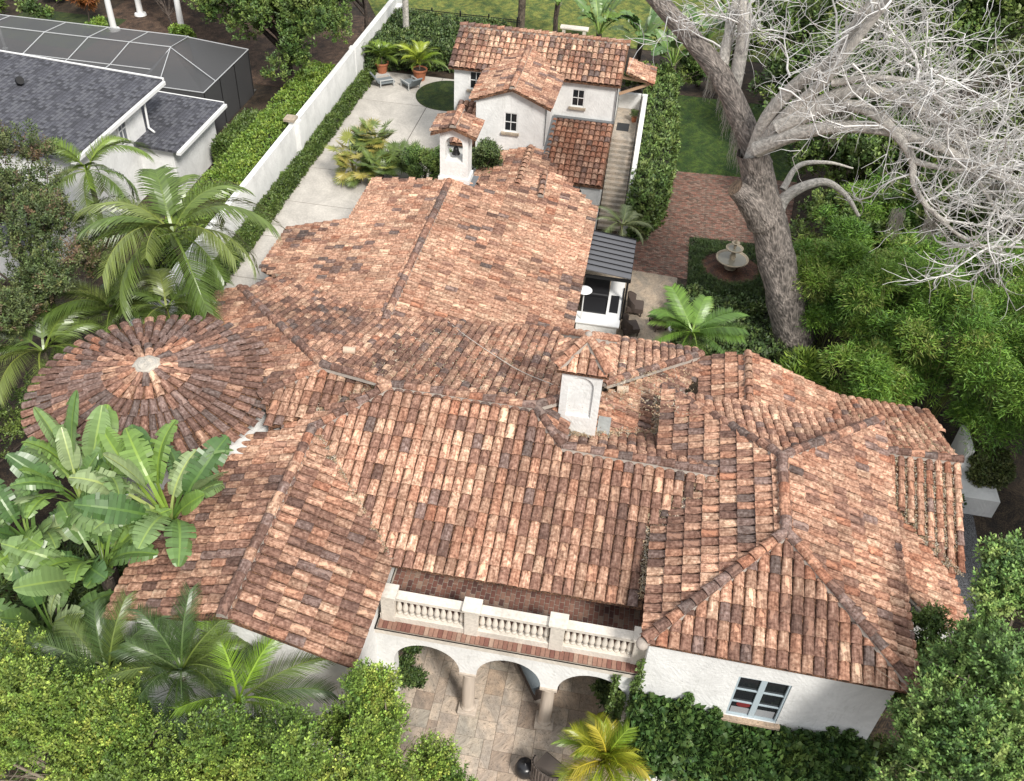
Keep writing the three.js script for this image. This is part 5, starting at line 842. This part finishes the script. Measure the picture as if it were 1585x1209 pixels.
// palms
const fr = (L, l, n, e0, e1, o) => [1, 2, 3].map(k => frond(L, l, n, e0 + (k - 2) * .08, e1 + (k - 2) * .15, { ...o, seed: k * 17 + n }));
const queenG = fr(3.1, .9, 58, .75, -1.0, { lw: .062, droop: .55, sweep: .7, v: .3, rw: .05 }), queenM = [fmat(.085, .135, .028), fmat(.11, .16, .035), fmat(.15, .19, .05)];
const phoenG = fr(1.9, .5, 44, .7, -.5, { lw: .036, droop: .3, sweep: .9, v: .35, rw: .03 }), phoenM = [fmat(.05, .09, .025), fmat(.07, .115, .035), fmat(.09, .13, .03)];
const arecaG = fr(1.25, .46, 26, .9, -.5, { lw: .05, droop: .35, sweep: .9, v: .45 }), arecaM = [fmat(.24, .30, .025), fmat(.30, .32, .03), fmat(.17, .26, .025), fmat(.36, .31, .04)];
const fernG = fr(1.9, .52, 26, .35, -.35, { lw: .10, droop: .2, sweep: .45, v: .1, ruff: .06 }), fernM = [fmat(.125, .225, .04), fmat(.095, .18, .035), fmat(.16, .25, .05)];
const foxG = fr(1.7, .5, 40, .6, -.9, { lw: .04, droop: .5, sweep: .8, v: .4 }), foxM = [fmat(.14, .18, .07), fmat(.18, .21, .09)];
palm('queen_palm', 'tall arching feather palm between the drive and the round tower', [-17.2, 0, -29.2], 6.7, [-.2, .6], [[9, queenG, .2, queenM, .2], [8, queenG, -.3, queenM, .5]], { seed: 21, tr: .17, shaft: .5, fs: 1.3 });
palm('queen_palm', 'feather palm with hanging fronds in front of the neighbour porch', [-23.6, 0, -33.2], 6.2, [.1, .1], [[5, queenG, .4, [fmat(.13, .20, .03), fmat(.16, .23, .04)], .3], [6, queenG, -.6, queenM, 0]], { seed: 22, tr: .15, shaft: .5, fs: .95 });
palm('feather_palm', 'young feather palm with upright fronds behind the round tower', [-19.6, 0, -27], 4.0, [0, .1], [[9, queenG, .35, queenM, 0], [8, queenG, -.2, queenM, .4]], { seed: 23, tr: .11, fs: 1.0 });
palm('feather_palm', 'low feather palm fronds spreading left of the round tower roof', [-20.6, 0, -23.6], 4.6, [0, 0], [[10, queenG, .0, queenM, .3]], { seed: 24, tr: .1, fs: .95 });
palm('feather_palm', 'feather palm tucked between the tower roof and the low hedge strip', [-17.4, 0, -26.8], 4.8, [.1, 0], [[10, queenG, 0, queenM, .1]], { seed: 25, tr: .1, fs: .85 });
palm('date_palm', 'small date palm with fine dark fronds at the left wing gable', [-9.9, 0, -11.6], 5.5, [.3, -.1], [[10, phoenG, .35, phoenM, 0], [10, phoenG, -.15, phoenM, .3]], { seed: 26, tr: .1, fs: 1.0 });
palm('date_palm', 'small date palm with fine fronds near the bird of paradise clump', [-11.7, 0, -11.6], 5.2, [.2, .2], [[11, phoenG, .25, phoenM, 0], [10, phoenG, -.2, phoenM, .3]], { seed: 27, tr: .1, fs: 1.2 });
palm('date_palm', 'small date palm with a bright lime frond against the grey gable wall', [-8.1, 0, -11.5], 4.9, [0, 0], [[5, phoenG, .3, [fmat(.17, .29, .03)], 1.2], [11, phoenG, -.1, phoenM, .3]], { seed: 28, tr: .1, fs: 1.2 });
palm('areca_palm', 'yellow green areca palm on the patio beside the vine', [1.5, 0, -13.4], 1.7, [0, 0], [[11, arecaG, .3, arecaM, 0], [12, arecaG, -.15, arecaM, .4], [8, arecaG, .65, arecaM, .1]], { seed: 29, tr: .07, fs: 1.08 });
palm('tree_fern', 'bright green tree fern with broad fronds beside the kitchen patio', [3.2, 0, -32.3], 3.2, [0, 0], [[12, fernG, .05, fernM, .2], [7, fernG, .35, fernM, .5]], { seed: 30, fs: 1.1, tr: .12, cat: 'tree fern', bark: M.bark });
palm('foxtail_palm', 'greyish feather palm at the foot of the outdoor stair', [-.55, 0, -42.4], 2.0, [.1, .3], [[8, foxG, .2, foxM, .2]], { seed: 31, tr: .1 });
const fanG = [1, 2, 3].map(k => fan(.62, .8, 22, 40 + k)), fanM = [fmat(.12, .17, .04), fmat(.22, .24, .05), fmat(.36, .31, .08), fmat(.10, .15, .04)];
for (const [x, z, h, s, m] of [[-15.3, -48.6, 2.4, 'yellowing fan palm clump tallest beside the drive', fanM], [-14.2, -46.5, 1.5, 'green fan palm clump against the courtyard wing eave', [fanM[0], fanM[3], fanM[1]]], [-15.9, -46.4, 1.7, 'fan palm with drooping yellow leaves at the drive edge', fanM], [-12.9, -47.6, 1.4, 'low green fan palm between the shrub and the yellow palm', [fanM[0], fanM[3]]]]) {
  const t = thing('fan_palm', s, 'palm', [x, 0, z], 'fan palms beside the drive'), r = rng((x * 77) | 0); for (let q = 0; q < 3; q++) { const hx = (r() - .5) * 1.1, hz = (r() - .5) * 1.1, hh = h * (.6 + r() * .5); mesh('trunk', tube([[hx * .4, 0, hz * .4], [hx, hh * .6, hz], [hx, hh, hz]], [.09, .07, .06], 7, .1), M.palmTrunk, t); for (let i = 0; i < 15; i++) { const f = mesh('fan_leaf', fanG[i % 3], m[(r() * m.length) | 0], t); f.position.set(hx, hh, hz); f.rotation.order = 'YXZ'; f.rotation.set((r() - .5) * .6, r() * 6.28, .75 - r() * 1.5); f.scale.setScalar(.75 + r() * .4); } }
}
for (const [x, z, s, n] of [[-18.85, -61.9, 'feathery green palm growing in the pot by the wall', 1], [-16, -61.4, 'feathery yellow green palm growing in the pot at the grass tip', 1.25]]) palm('potted_palm', s, [x, .66, z], .45, [0, 0], [[9, arecaG, .3, n > 1 ? [arecaM[2], arecaM[0], fmat(.16, .22, .03)] : [fmat(.10, .16, .03), arecaM[2]], 0], [7, arecaG, -.05, [fmat(.12, .18, .03)], .3]], { seed: 33 + n * 4, tr: .06, fs: 1.15 * n });
tree('citrus_shrub', 'rounded dark leafy shrub right of the bell tower', [-8.0, 0, -44.4], [[-8.2, 3.0, -44.2, .95, 1.6, .9], [-7.7, 4.0, -43.6, .6, .9, .6]], 900, [[.07, .11, .03], [.1, .14, .04], [.05, .08, .02]], CL_.smallB, 180, { cat: 'shrub', tr: .07, s: 1.1 });
tree('citrus_shrub', 'leafy green shrub left of the bell tower', [-11.8, 0, -45.4], [[-11.7, 2.0, -45.6, 1.1, 1.2, .9], [-10.6, 2.2, -45.0, .9, 1.2, .8]], 900, GREENS.mid, CL_.smallB, 181, { cat: 'shrub', tr: .07, s: 1.1 });
tree('arcade_plant', 'dark potted plant inside the left arch of the arcade', [-5.0, 0, -17.0], [[-5.0, .8, -16.9, .45, .6, .45]], 260, GREENS.dark, CL_.smallB, 182, { cat: 'plant', tr: .05, limbs: 2 }); tree('arcade_plant', 'dark leafy plant beside the left pier of the arcade', [-4.7, 0, -15.7], [[-4.8, .7, -15.65, .42, .6, .42]], 260, GREENS.dark, CL_.smallB, 183, { cat: 'plant', tr: .05, limbs: 2 }); tree('arcade_plant', 'dark leafy plant inside the right arch of the arcade', [1.7, 0, -16.2], [[1.75, .9, -16.1, .5, .8, .5]], 420, GREENS.dark, CL_.smallB, 184, { cat: 'plant', tr: .05, limbs: 2 });
tree('lily_clump', 'strappy green lily clump at the foot of the oak trunk', [8.3, 0, -33.4], [[8.3, .9, -33.0, 1.2, .8, .8]], 420, GREENS.box, CL_.fernb, 185, { cat: 'plant', tr: .04, limbs: 0, s: 1.4 });
// palms and plants behind the guest house
palm('tall_palm', 'pale palm trunk rising out of frame beside the iron fence', [-18.2, 0, -66.2], 9.5, [.1, .4], [[8, queenG, .1, queenM, 0]], { seed: 51, tr: .24, bark: M.pale }); palm('tall_palm', 'smooth grey palm trunk on the park lawn behind the guest house', [-10.8, 0, -73], 9, [.05, .1], [[8, queenG, .1, queenM, 0]], { seed: 52, tr: .3 });
const padG = [paddle(.9, 1.0, .5, 1, .4, .8), paddle(.8, 1.15, .5, 2, .75, 1.4), paddle(1.1, 1.05, .52, 3, .3, .5), paddle(.7, 1.05, .54, 4, .85, 2.0), paddle(.9, 1.15, .5, 5, .7, 1.6)], padM = [fmat(.10, .175, .05), fmat(.15, .23, .08), fmat(.06, .12, .034), fmat(.22, .285, .13), fmat(.13, .215, .045)];
function paradise(label, x, z, h, n, seed, sc, group) {
  const t = thing('bird_of_paradise', label, 'plant', [x, 0, z], group), r = rng(seed);
  mesh('trunk', tube([[0, 0, 0], [(r() - .5) * .3, h * .6, (r() - .5) * .3], [0, h, 0]], [.2, .17, .2], 9, .2), M.bark, t);
  const gs = []; for (let i = 0; i < 10; i++) { const a = r() * 6.28; gs.push(bar([0, h - .3, 0], [Math.cos(a) * .35, h + .1 + r() * .3, Math.sin(a) * .35], .012, 4, .004)); } mesh('dry_bracts', merge(gs), std(.5, .44, .36), t);
  for (let i = 0; i < n; i++) { const f = mesh('leaf', padG[(r() * 5) | 0], padM[(r() * 5) | 0], t); f.position.set(0, h - .15, 0); f.rotation.order = 'YXZ'; f.rotation.set((r() - .5) * 1.1, i / n * 6.283 * 1.62 + r() * .6, (r() - .55) * .6); f.scale.setScalar(sc * (.8 + r() * .4)); }
}
paradise('bird of paradise with paddle leaves in front of the tower wall', -11.9, -16.1, 5.8, 24, 61, 1.45, 'bird of paradise beside the round tower'); paradise('bird of paradise with paddle leaves on the outer side of the tower roof', -14.7, -16.2, 5.7, 24, 62, 1.45, 'bird of paradise beside the round tower'); paradise('bird of paradise with torn drooping leaves left of the left wing eave', -13.5, -14.7, 4.6, 18, 63, 1.35, 'bird of paradise beside the round tower'); paradise('low bird of paradise with broad upright leaves beside the date palms', -14.6, -13.3, 3.2, 15, 64, 1.3, 'bird of paradise beside the round tower'); paradise('outermost bird of paradise of the tower clump', -16.0, -15.2, 4.6, 16, 65, 1.35, 'bird of paradise beside the round tower');
paradise('small bird of paradise standing on the park lawn', -7.9, -71.8, 2.6, 12, 66, 1.0, 'plants behind the guest house'); paradise('dense bird of paradise with dark stem behind the guest house ridge', -4.2, -66, 2.9, 16, 67, 1.5, 'plants behind the guest house'); paradise('bird of paradise between guest house and oak limb', -1.2, -64.5, 3.0, 16, 68, 1.5, 'plants behind the guest house'); paradise('bird of paradise right of the landing roof', 1.2, -62.8, 2.6, 16, 69, 1.5, 'plants behind the guest house'); paradise('bird of paradise at the corner of the lawn', 3.2, -66, 3.2, 14, 70, 1.5, 'plants behind the guest house'); paradise('bird of paradise under the mossy oak limb', 5.4, -68, 3.2, 14, 71, 1.5, 'plants behind the guest house');
tree('park_shrub', 'dark shrub mass behind the landing roof', [-.5, 0, -61], [[-.2, 1.6, -61, 2.2, 1.6, 1.6], [3.6, 1.4, -65, 2.4, 1.6, 1.6], [-4, 1.2, -63, 2.4, 1.2, 1.2]], 1500, GREENS.mid, CL_.broad, 190, { cat: 'shrub', tr: .08 });
{ const s = thing('lawn_bench', 'pale stone bench on the park lawn', 'bench', [-6.6, 0, -73.2]); mesh('seat', cbx(-1.1, 1.1, .4, .55, -.35, .35, .03), M.cast, s); for (const x of [-.8, .8]) mesh('leg', bx(x - .12, x + .12, 0, .4, -.3, .3), M.cast, s); }
{ const p = thing('landing_plant', 'small potted fern on the stair landing', 'plant', [-.75, 3.2, -51.9]); mesh('pot', new THREE.CylinderGeometry(.16, .12, .28, 14).translate(0, .14, 0), M.terracotta, p); const r = rng(3), L = []; for (let i = 0; i < 60; i++) L.push({ p: V((r() - .5) * .4, .35 + r() * .3, (r() - .5) * .4), n: V(0, 1, 0).lerp(rv(r), .5).normalize(), a: r() * 6, s: .6, c: jitter(GREENS.dark[1], r) }); cloud('foliage', CL_.box, L, p).userData.kind = 'stuff'; }

// ---------- dead oak ----------
{
  const B = V(8.2, 0, -36), t = thing('dead_oak', 'huge bare oak with pale sweeping limbs and grey twigs beside the fountain', 'tree', [8.2, 0, -36]), r = rng(404), loc = p => V(p[0] - B.x, p[1] - B.y, p[2] - B.z);
  const limb = (name, pts, r0, r1, mat, seg = 12, n = 26, jit = .1) => { const c = smooth(pts.map(loc), n); const m = mesh(name, tube(c, radiiOf(n, r0, r1, .8), seg, jit), mat, t); return [m, c]; };
  limb('trunk', [[8.6, -.45, -36], [7.9, 1.6, -36.05], [6.9, 3.95, -36.2], [5.75, 6.57, -36.5], [4.95, 8.42, -36.5], [4.4, 9.7, -36.4]], .98, .62, M.oakbark, 18, 22, .16);
  mesh('root_flare', merge([0, 1, 2, 3, 4, 5].map(i => { const a = i * 1.05 + .3; return tube([[0.1, 1.3, 0], [Math.cos(a) * .6, .5, Math.sin(a) * .6], [Math.cos(a) * 1.5, -.05, Math.sin(a) * 1.5]], [.4, .34, .1], 8, .15); })), M.oakbark, t);
  const stub = limb('cut_stub', [[5.5, 6.7, -36.3], [4.7, 7.7, -35.9], [4.0, 8.3, -35.7]], .75, .36, M.oakbark, 14, 8);
  mesh('cut_face', new THREE.CircleGeometry(.37, 18).applyQuaternion(new THREE.Quaternion().setFromUnitVectors(V(0, 0, 1), V(-.75, .6, .3).normalize())).translate(4.0 - B.x, 8.31, -35.69 - B.z), std(.36, .27, .19, { map: barkTex, side: THREE.DoubleSide }), t);
  const limbs = [
    ['mossy_limb', [[4.9, 8.9, -36.6], [3.89, 10.45, -37.2], [2.66, 12.02, -38], [1.44, 12.91, -38.8], [.23, 13.71, -39.5], [-.84, 14.46, -40]], .56, .34, M.oakbark],
    ['limb', [[2.7, 11.9, -38], [2.72, 13.25, -38.6], [2.82, 14.49, -39.5]], .26, .18, M.pale], ['limb', [[3.3, 11.2, -38], [3.27, 13.46, -38.2], [2.94, 15.07, -38.5]], .3, .22, M.pale],
    ['limb', [[4.5, 9.2, -36.4], [4.69, 11.37, -36], [5.49, 13.07, -35.6], [6.27, 14.06, -35.2], [6.82, 15.7, -35], [7.36, 16.86, -35]], .36, .15, M.pale],
    ['limb', [[4.5, 9.6, -36.2], [5.22, 11.66, -35.5], [6.12, 13.27, -35], [6.62, 14.68, -34.6], [7.11, 15.97, -34.3], [7.52, 16.97, -34]], .29, .13, M.pale],
    ['limb', [[4.53, 10.0, -35.9], [5.67, 11.21, -35], [7.07, 12.08, -34.2], [8.77, 12.4, -33.6], [10.28, 12.33, -33], [11.89, 11.92, -32.5], [13.72, 11.43, -32]], .34, .1, M.pale],
    ['limb', [[5.1, 11.2, -35.5], [6.3, 12.54, -35], [7.43, 13.39, -34.5], [8.96, 13.42, -34], [10.37, 12.97, -33.5], [11.47, 12.12, -33]], .36, .1, M.pale],
    ['limb', [[5.2, 11.3, -35.4], [6.72, 12.64, -34.6], [7.86, 12.92, -34], [8.84, 12.45, -33.4], [9.62, 11.74, -33], [9.89, 10.95, -32.6], [10.64, 10.22, -32.2], [11.39, 9.91, -32]], .3, .06, M.pale],
    ['limb', [[9.6, 11.66, -33], [10.42, 11.72, -32.6], [11.38, 11.96, -32.2], [12.56, 12.76, -32]], .13, .05, M.pale],
    ['limb', [[6.2, 5.6, -36.6], [6.27, 7.21, -37.2], [7.05, 7.78, -37.6], [8, 7.89, -38], [8.94, 7.4, -38], [9.7, 6.6, -37.8]], .34, .07, M.pale],
    ['limb', [[6.18, 7.6, -37.4], [6.68, 8.37, -38.2], [7.94, 8.41, -38.8], [9.2, 8.0, -39.4]], .16, .04, M.pale],
    ['limb', [[6.5, 13.4, -34.9], [7.94, 13.97, -34.4], [9.2, 14.05, -34], [10.17, 13.63, -33.6]], .15, .05, M.pale],
    ['limb', [[10.6, 10.3, -32.2], [11.6, 9.7, -31.8], [12.6, 9.4, -31.6], [13.6, 9.6, -31.4]], .08, .04, M.pale], ['limb', [[11.2, 12.1, -32.8], [12.2, 11.2, -32.2], [13.0, 10.4, -31.8]], .1, .04, M.pale]
  ];
  let total = 0;
  const twig = (gs, a, d, L, rad, lev) => {
    const pts = [a.clone()]; let p = a.clone(), q = d.clone(); const N = lev > 1 ? 5 : 4;
    for (let i = 0; i < N; i++) { q.add(rv(r).multiplyScalar(.4)).add(V(0, lev === 0 ? -.02 : .03, 0)).normalize(); p.addScaledVector(q, L / N); pts.push(p.clone()); }
    gs.push(tube(pts, radiiOf(N, rad, Math.max(.006, rad * .35)), lev > 1 ? 5 : 3)); total++;
    if (lev > 0) for (let i = 1; i <= N; i++) { const k = lev > 1 ? 2 : 2; for (let c = 0; c < k; c++) if (r() < .58) twig(gs, pts[i], q.clone().multiplyScalar(.6).add(rv(r)).normalize(), L * (.5 + r() * .25), rad * .55, lev - 1); }
  };
  for (const [nm, pts, r0, r1, mat] of limbs) {
    const [m, c] = limb(nm, pts, r0, r1, mat); if (r1 < .31 && nm === 'limb' && pts[0][1] > 8.5) {
      const gs = [], L = pts.length; for (let k = 9; k < c.length; k += 4) { const tan = c[Math.min(c.length - 1, k + 1)].clone().sub(c[k - 1]).normalize(); const n = k > c.length * .6 ? 2 : 1; for (let q = 0; q < n; q++) twig(gs, c[k], tan.clone().multiplyScalar(.5).add(rv(r)).add(V(.15, .25, -.1)).normalize(), 2.0 + r() * 1.4, .05, 2); }
      mesh('twigs', merge(gs), M.twig, m);
    }
  }
  // twigs of the upper crown
  { const gs = []; for (let i = 0; i < 16; i++) { const a = loc([lerp(4.5, 9.5, r()), lerp(12.4, 15.4, r()), lerp(-36.5, -34, r())]); twig(gs, a, rv(r).add(V(.2, .35, 0)).normalize(), 1.7 + r(), .05, 2); } mesh('twigs', merge(gs), M.twig, t); }
  // hanging moss: many thin curling strands
  const mg = []; const moss = (x, y, z, L, n, w) => { for (let i = 0; i < n; i++) { const p0 = loc([x + (r() - .5) * w, y + (r() - .3) * .2, z + (r() - .5) * w]), pts = [p0]; const l = L * (.4 + r() * .7); for (let k = 1; k <= 5; k++) pts.push(V(p0.x + (r() - .5) * .1 + (w * .25 * k / 5) * (r() - .5), p0.y - l * k / 5, p0.z + (r() - .5) * .1)); mg.push(tube(pts, radiiOf(5, .014, .004), 3)); } };
  for (const [x, y, z, L] of [[3.8, 10.2, -37, 1.6], [3.3, 11.0, -37.4, 1.4], [4.2, 9.8, -36.8, 1.3], [3.0, 11.5, -37.7, 1.2], [2.4, 12.0, -38, 1.1], [6.9, 13.0, -34.5, 1.9], [7.2, 12.8, -34.3, 1.4], [5.6, 12.7, -35.6, 1.0], [4.9, 12, -36, 1.0], [9.7, 9.9, -32.4, 1.2], [10.8, 9.9, -32.1, 1.0], [12.6, 11.4, -32.3, 1.2]]) moss(x, y, z, L, 46, .5);
  const ms = mesh('moss', merge(mg), std(.34, .32, .28, { roughness: 1 }), t); ms.userData.kind = 'stuff'; console.log('oak twigs', total);
}
{ // ground cover round the fountain
  const r = rng(515), L = []; for (let i = 0; i < 1500; i++) { const x = lerp(3.3, 8.4, r()), z = lerp(-45.1, -40, r()); if (Math.hypot(x - 5.45, z + 42.7) < 1.5) continue; L.push({ p: V(x, .05, z), n: V(0, 1, 0).lerp(rv(r), .3).normalize(), a: r() * 6, s: .8 + r() * .5, c: jitter(GREENS.dark[(r() * 3) | 0], r) }); }
  tag(cloud('ground_cover', CL_.grass, L, scene), 'dark green ground cover planted round the fountain', 'ground cover', null, 'stuff');
}
// ---------- dry leaves lying in the valleys and pans of the roofs ----------
{
  const pos = [], col = []; const r = rng(8); for (let i = 0; i < 3; i++) leafPush(pos, col, V((r() - .5) * .08, .008, (r() - .5) * .08), V(Math.cos(i * 2.2), .1, Math.sin(i * 2.2)).normalize(), V(-Math.sin(i * 2.2), 0.2, Math.cos(i * 2.2)).normalize(), .07, .03, .8 + r() * .4);
  const L = [], put = (x, y, z, c) => L.push({ p: V(x, y, z), n: V(0, 1, 0).lerp(rv(r), .35).normalize(), a: r() * 6.28, s: .6 + r() * .8, c: jitter(c, r, .4) });
  const tan = [.34, .25, .15], grey = [.38, .33, .26], line = (a, b, n, w) => { for (let i = 0; i < n; i++) { const t = r(), q = (r() + r() - 1) * w; put(lerp(a[0], b[0], t) + q, lerp(a[1], b[1], t) + .06 + Math.abs(q) * .28, lerp(a[2], b[2], t) + q * .6, r() < .6 ? tan : grey); } };
  line([-5.5, 5.34, -16.4], [-8.6, 6.65, -19.6], 900, .3); line([-9, 4.6, -28.4], [-15, 3.0, -32.2], 900, .3); line([1.95, 6.2, -18.5], [3.6, 6.85, -20.2], 500, .3); line([1.9, 4.95, -26], [2.0, 5.0, -22.6], 500, .3); line([-1, 6.3, -21.7], [2, 5.0, -23.6], 500, .35); line([10.1, 4.15, -22.8], [11.8, 3.55, -20.95], 700, .3); line([-9.2, 6.55, -20.5], [-6.9, 7.2, -21.7], 350, .25); line([8.7, 4.7, -25], [8.7, 4.6, -23.2], 500, .35); line([1.85, 5.45, -16.4], [1.85, 6.2, -18.4], 260, .15);
  for (let i = 0; i < 1500; i++) { const x = lerp(8.9, 12.1, r()), z = lerp(-24.4, -21.6, r()), k = Math.floor((x - 8.8) / SP) * SP + 8.8; put(k + (r() - .5) * .09, 5.0 - .4 * (z + 24.6) + .05, z, r() < .5 ? tan : grey); }
  for (let i = 0; i < 500; i++) { const x = lerp(8.9, 12.2, r()), z = lerp(-24.8, -28, r()); put(x, 5 - .4 * (-24.6 - z) + .1, z, tan); }
  for (let i = 0; i < 1400; i++) { const x = lerp(-8, 3, r()), z = lerp(-27.5, -22, r()); put(x, 7.41 + .4 * (z + 21.5) + .07 + r() * .05, z, r() < .7 ? tan : grey); }
  for (let i = 0; i < 700; i++) { const x = lerp(-10.8, -3, r()), z = lerp(-52.4, -50.6, r()); put(x, 6.17 - .4 * (z + 49.6) + .1, z, r() < .4 ? tan : grey); }
  for (let i = 0; i < 1300; i++) put(lerp(.2, 9, r()), .02, lerp(-53, -41.2, r()), [.10, .07, .045]);
  const im = cloud('dry_leaves', geoPC(pos, col), L, scene); tag(im, 'dry brown leaves scattered over roof valleys and brick path', 'dry leaves', null, 'stuff');
}
console.log('leaf triangles', leafTris);
renderer.render(scene, camera);
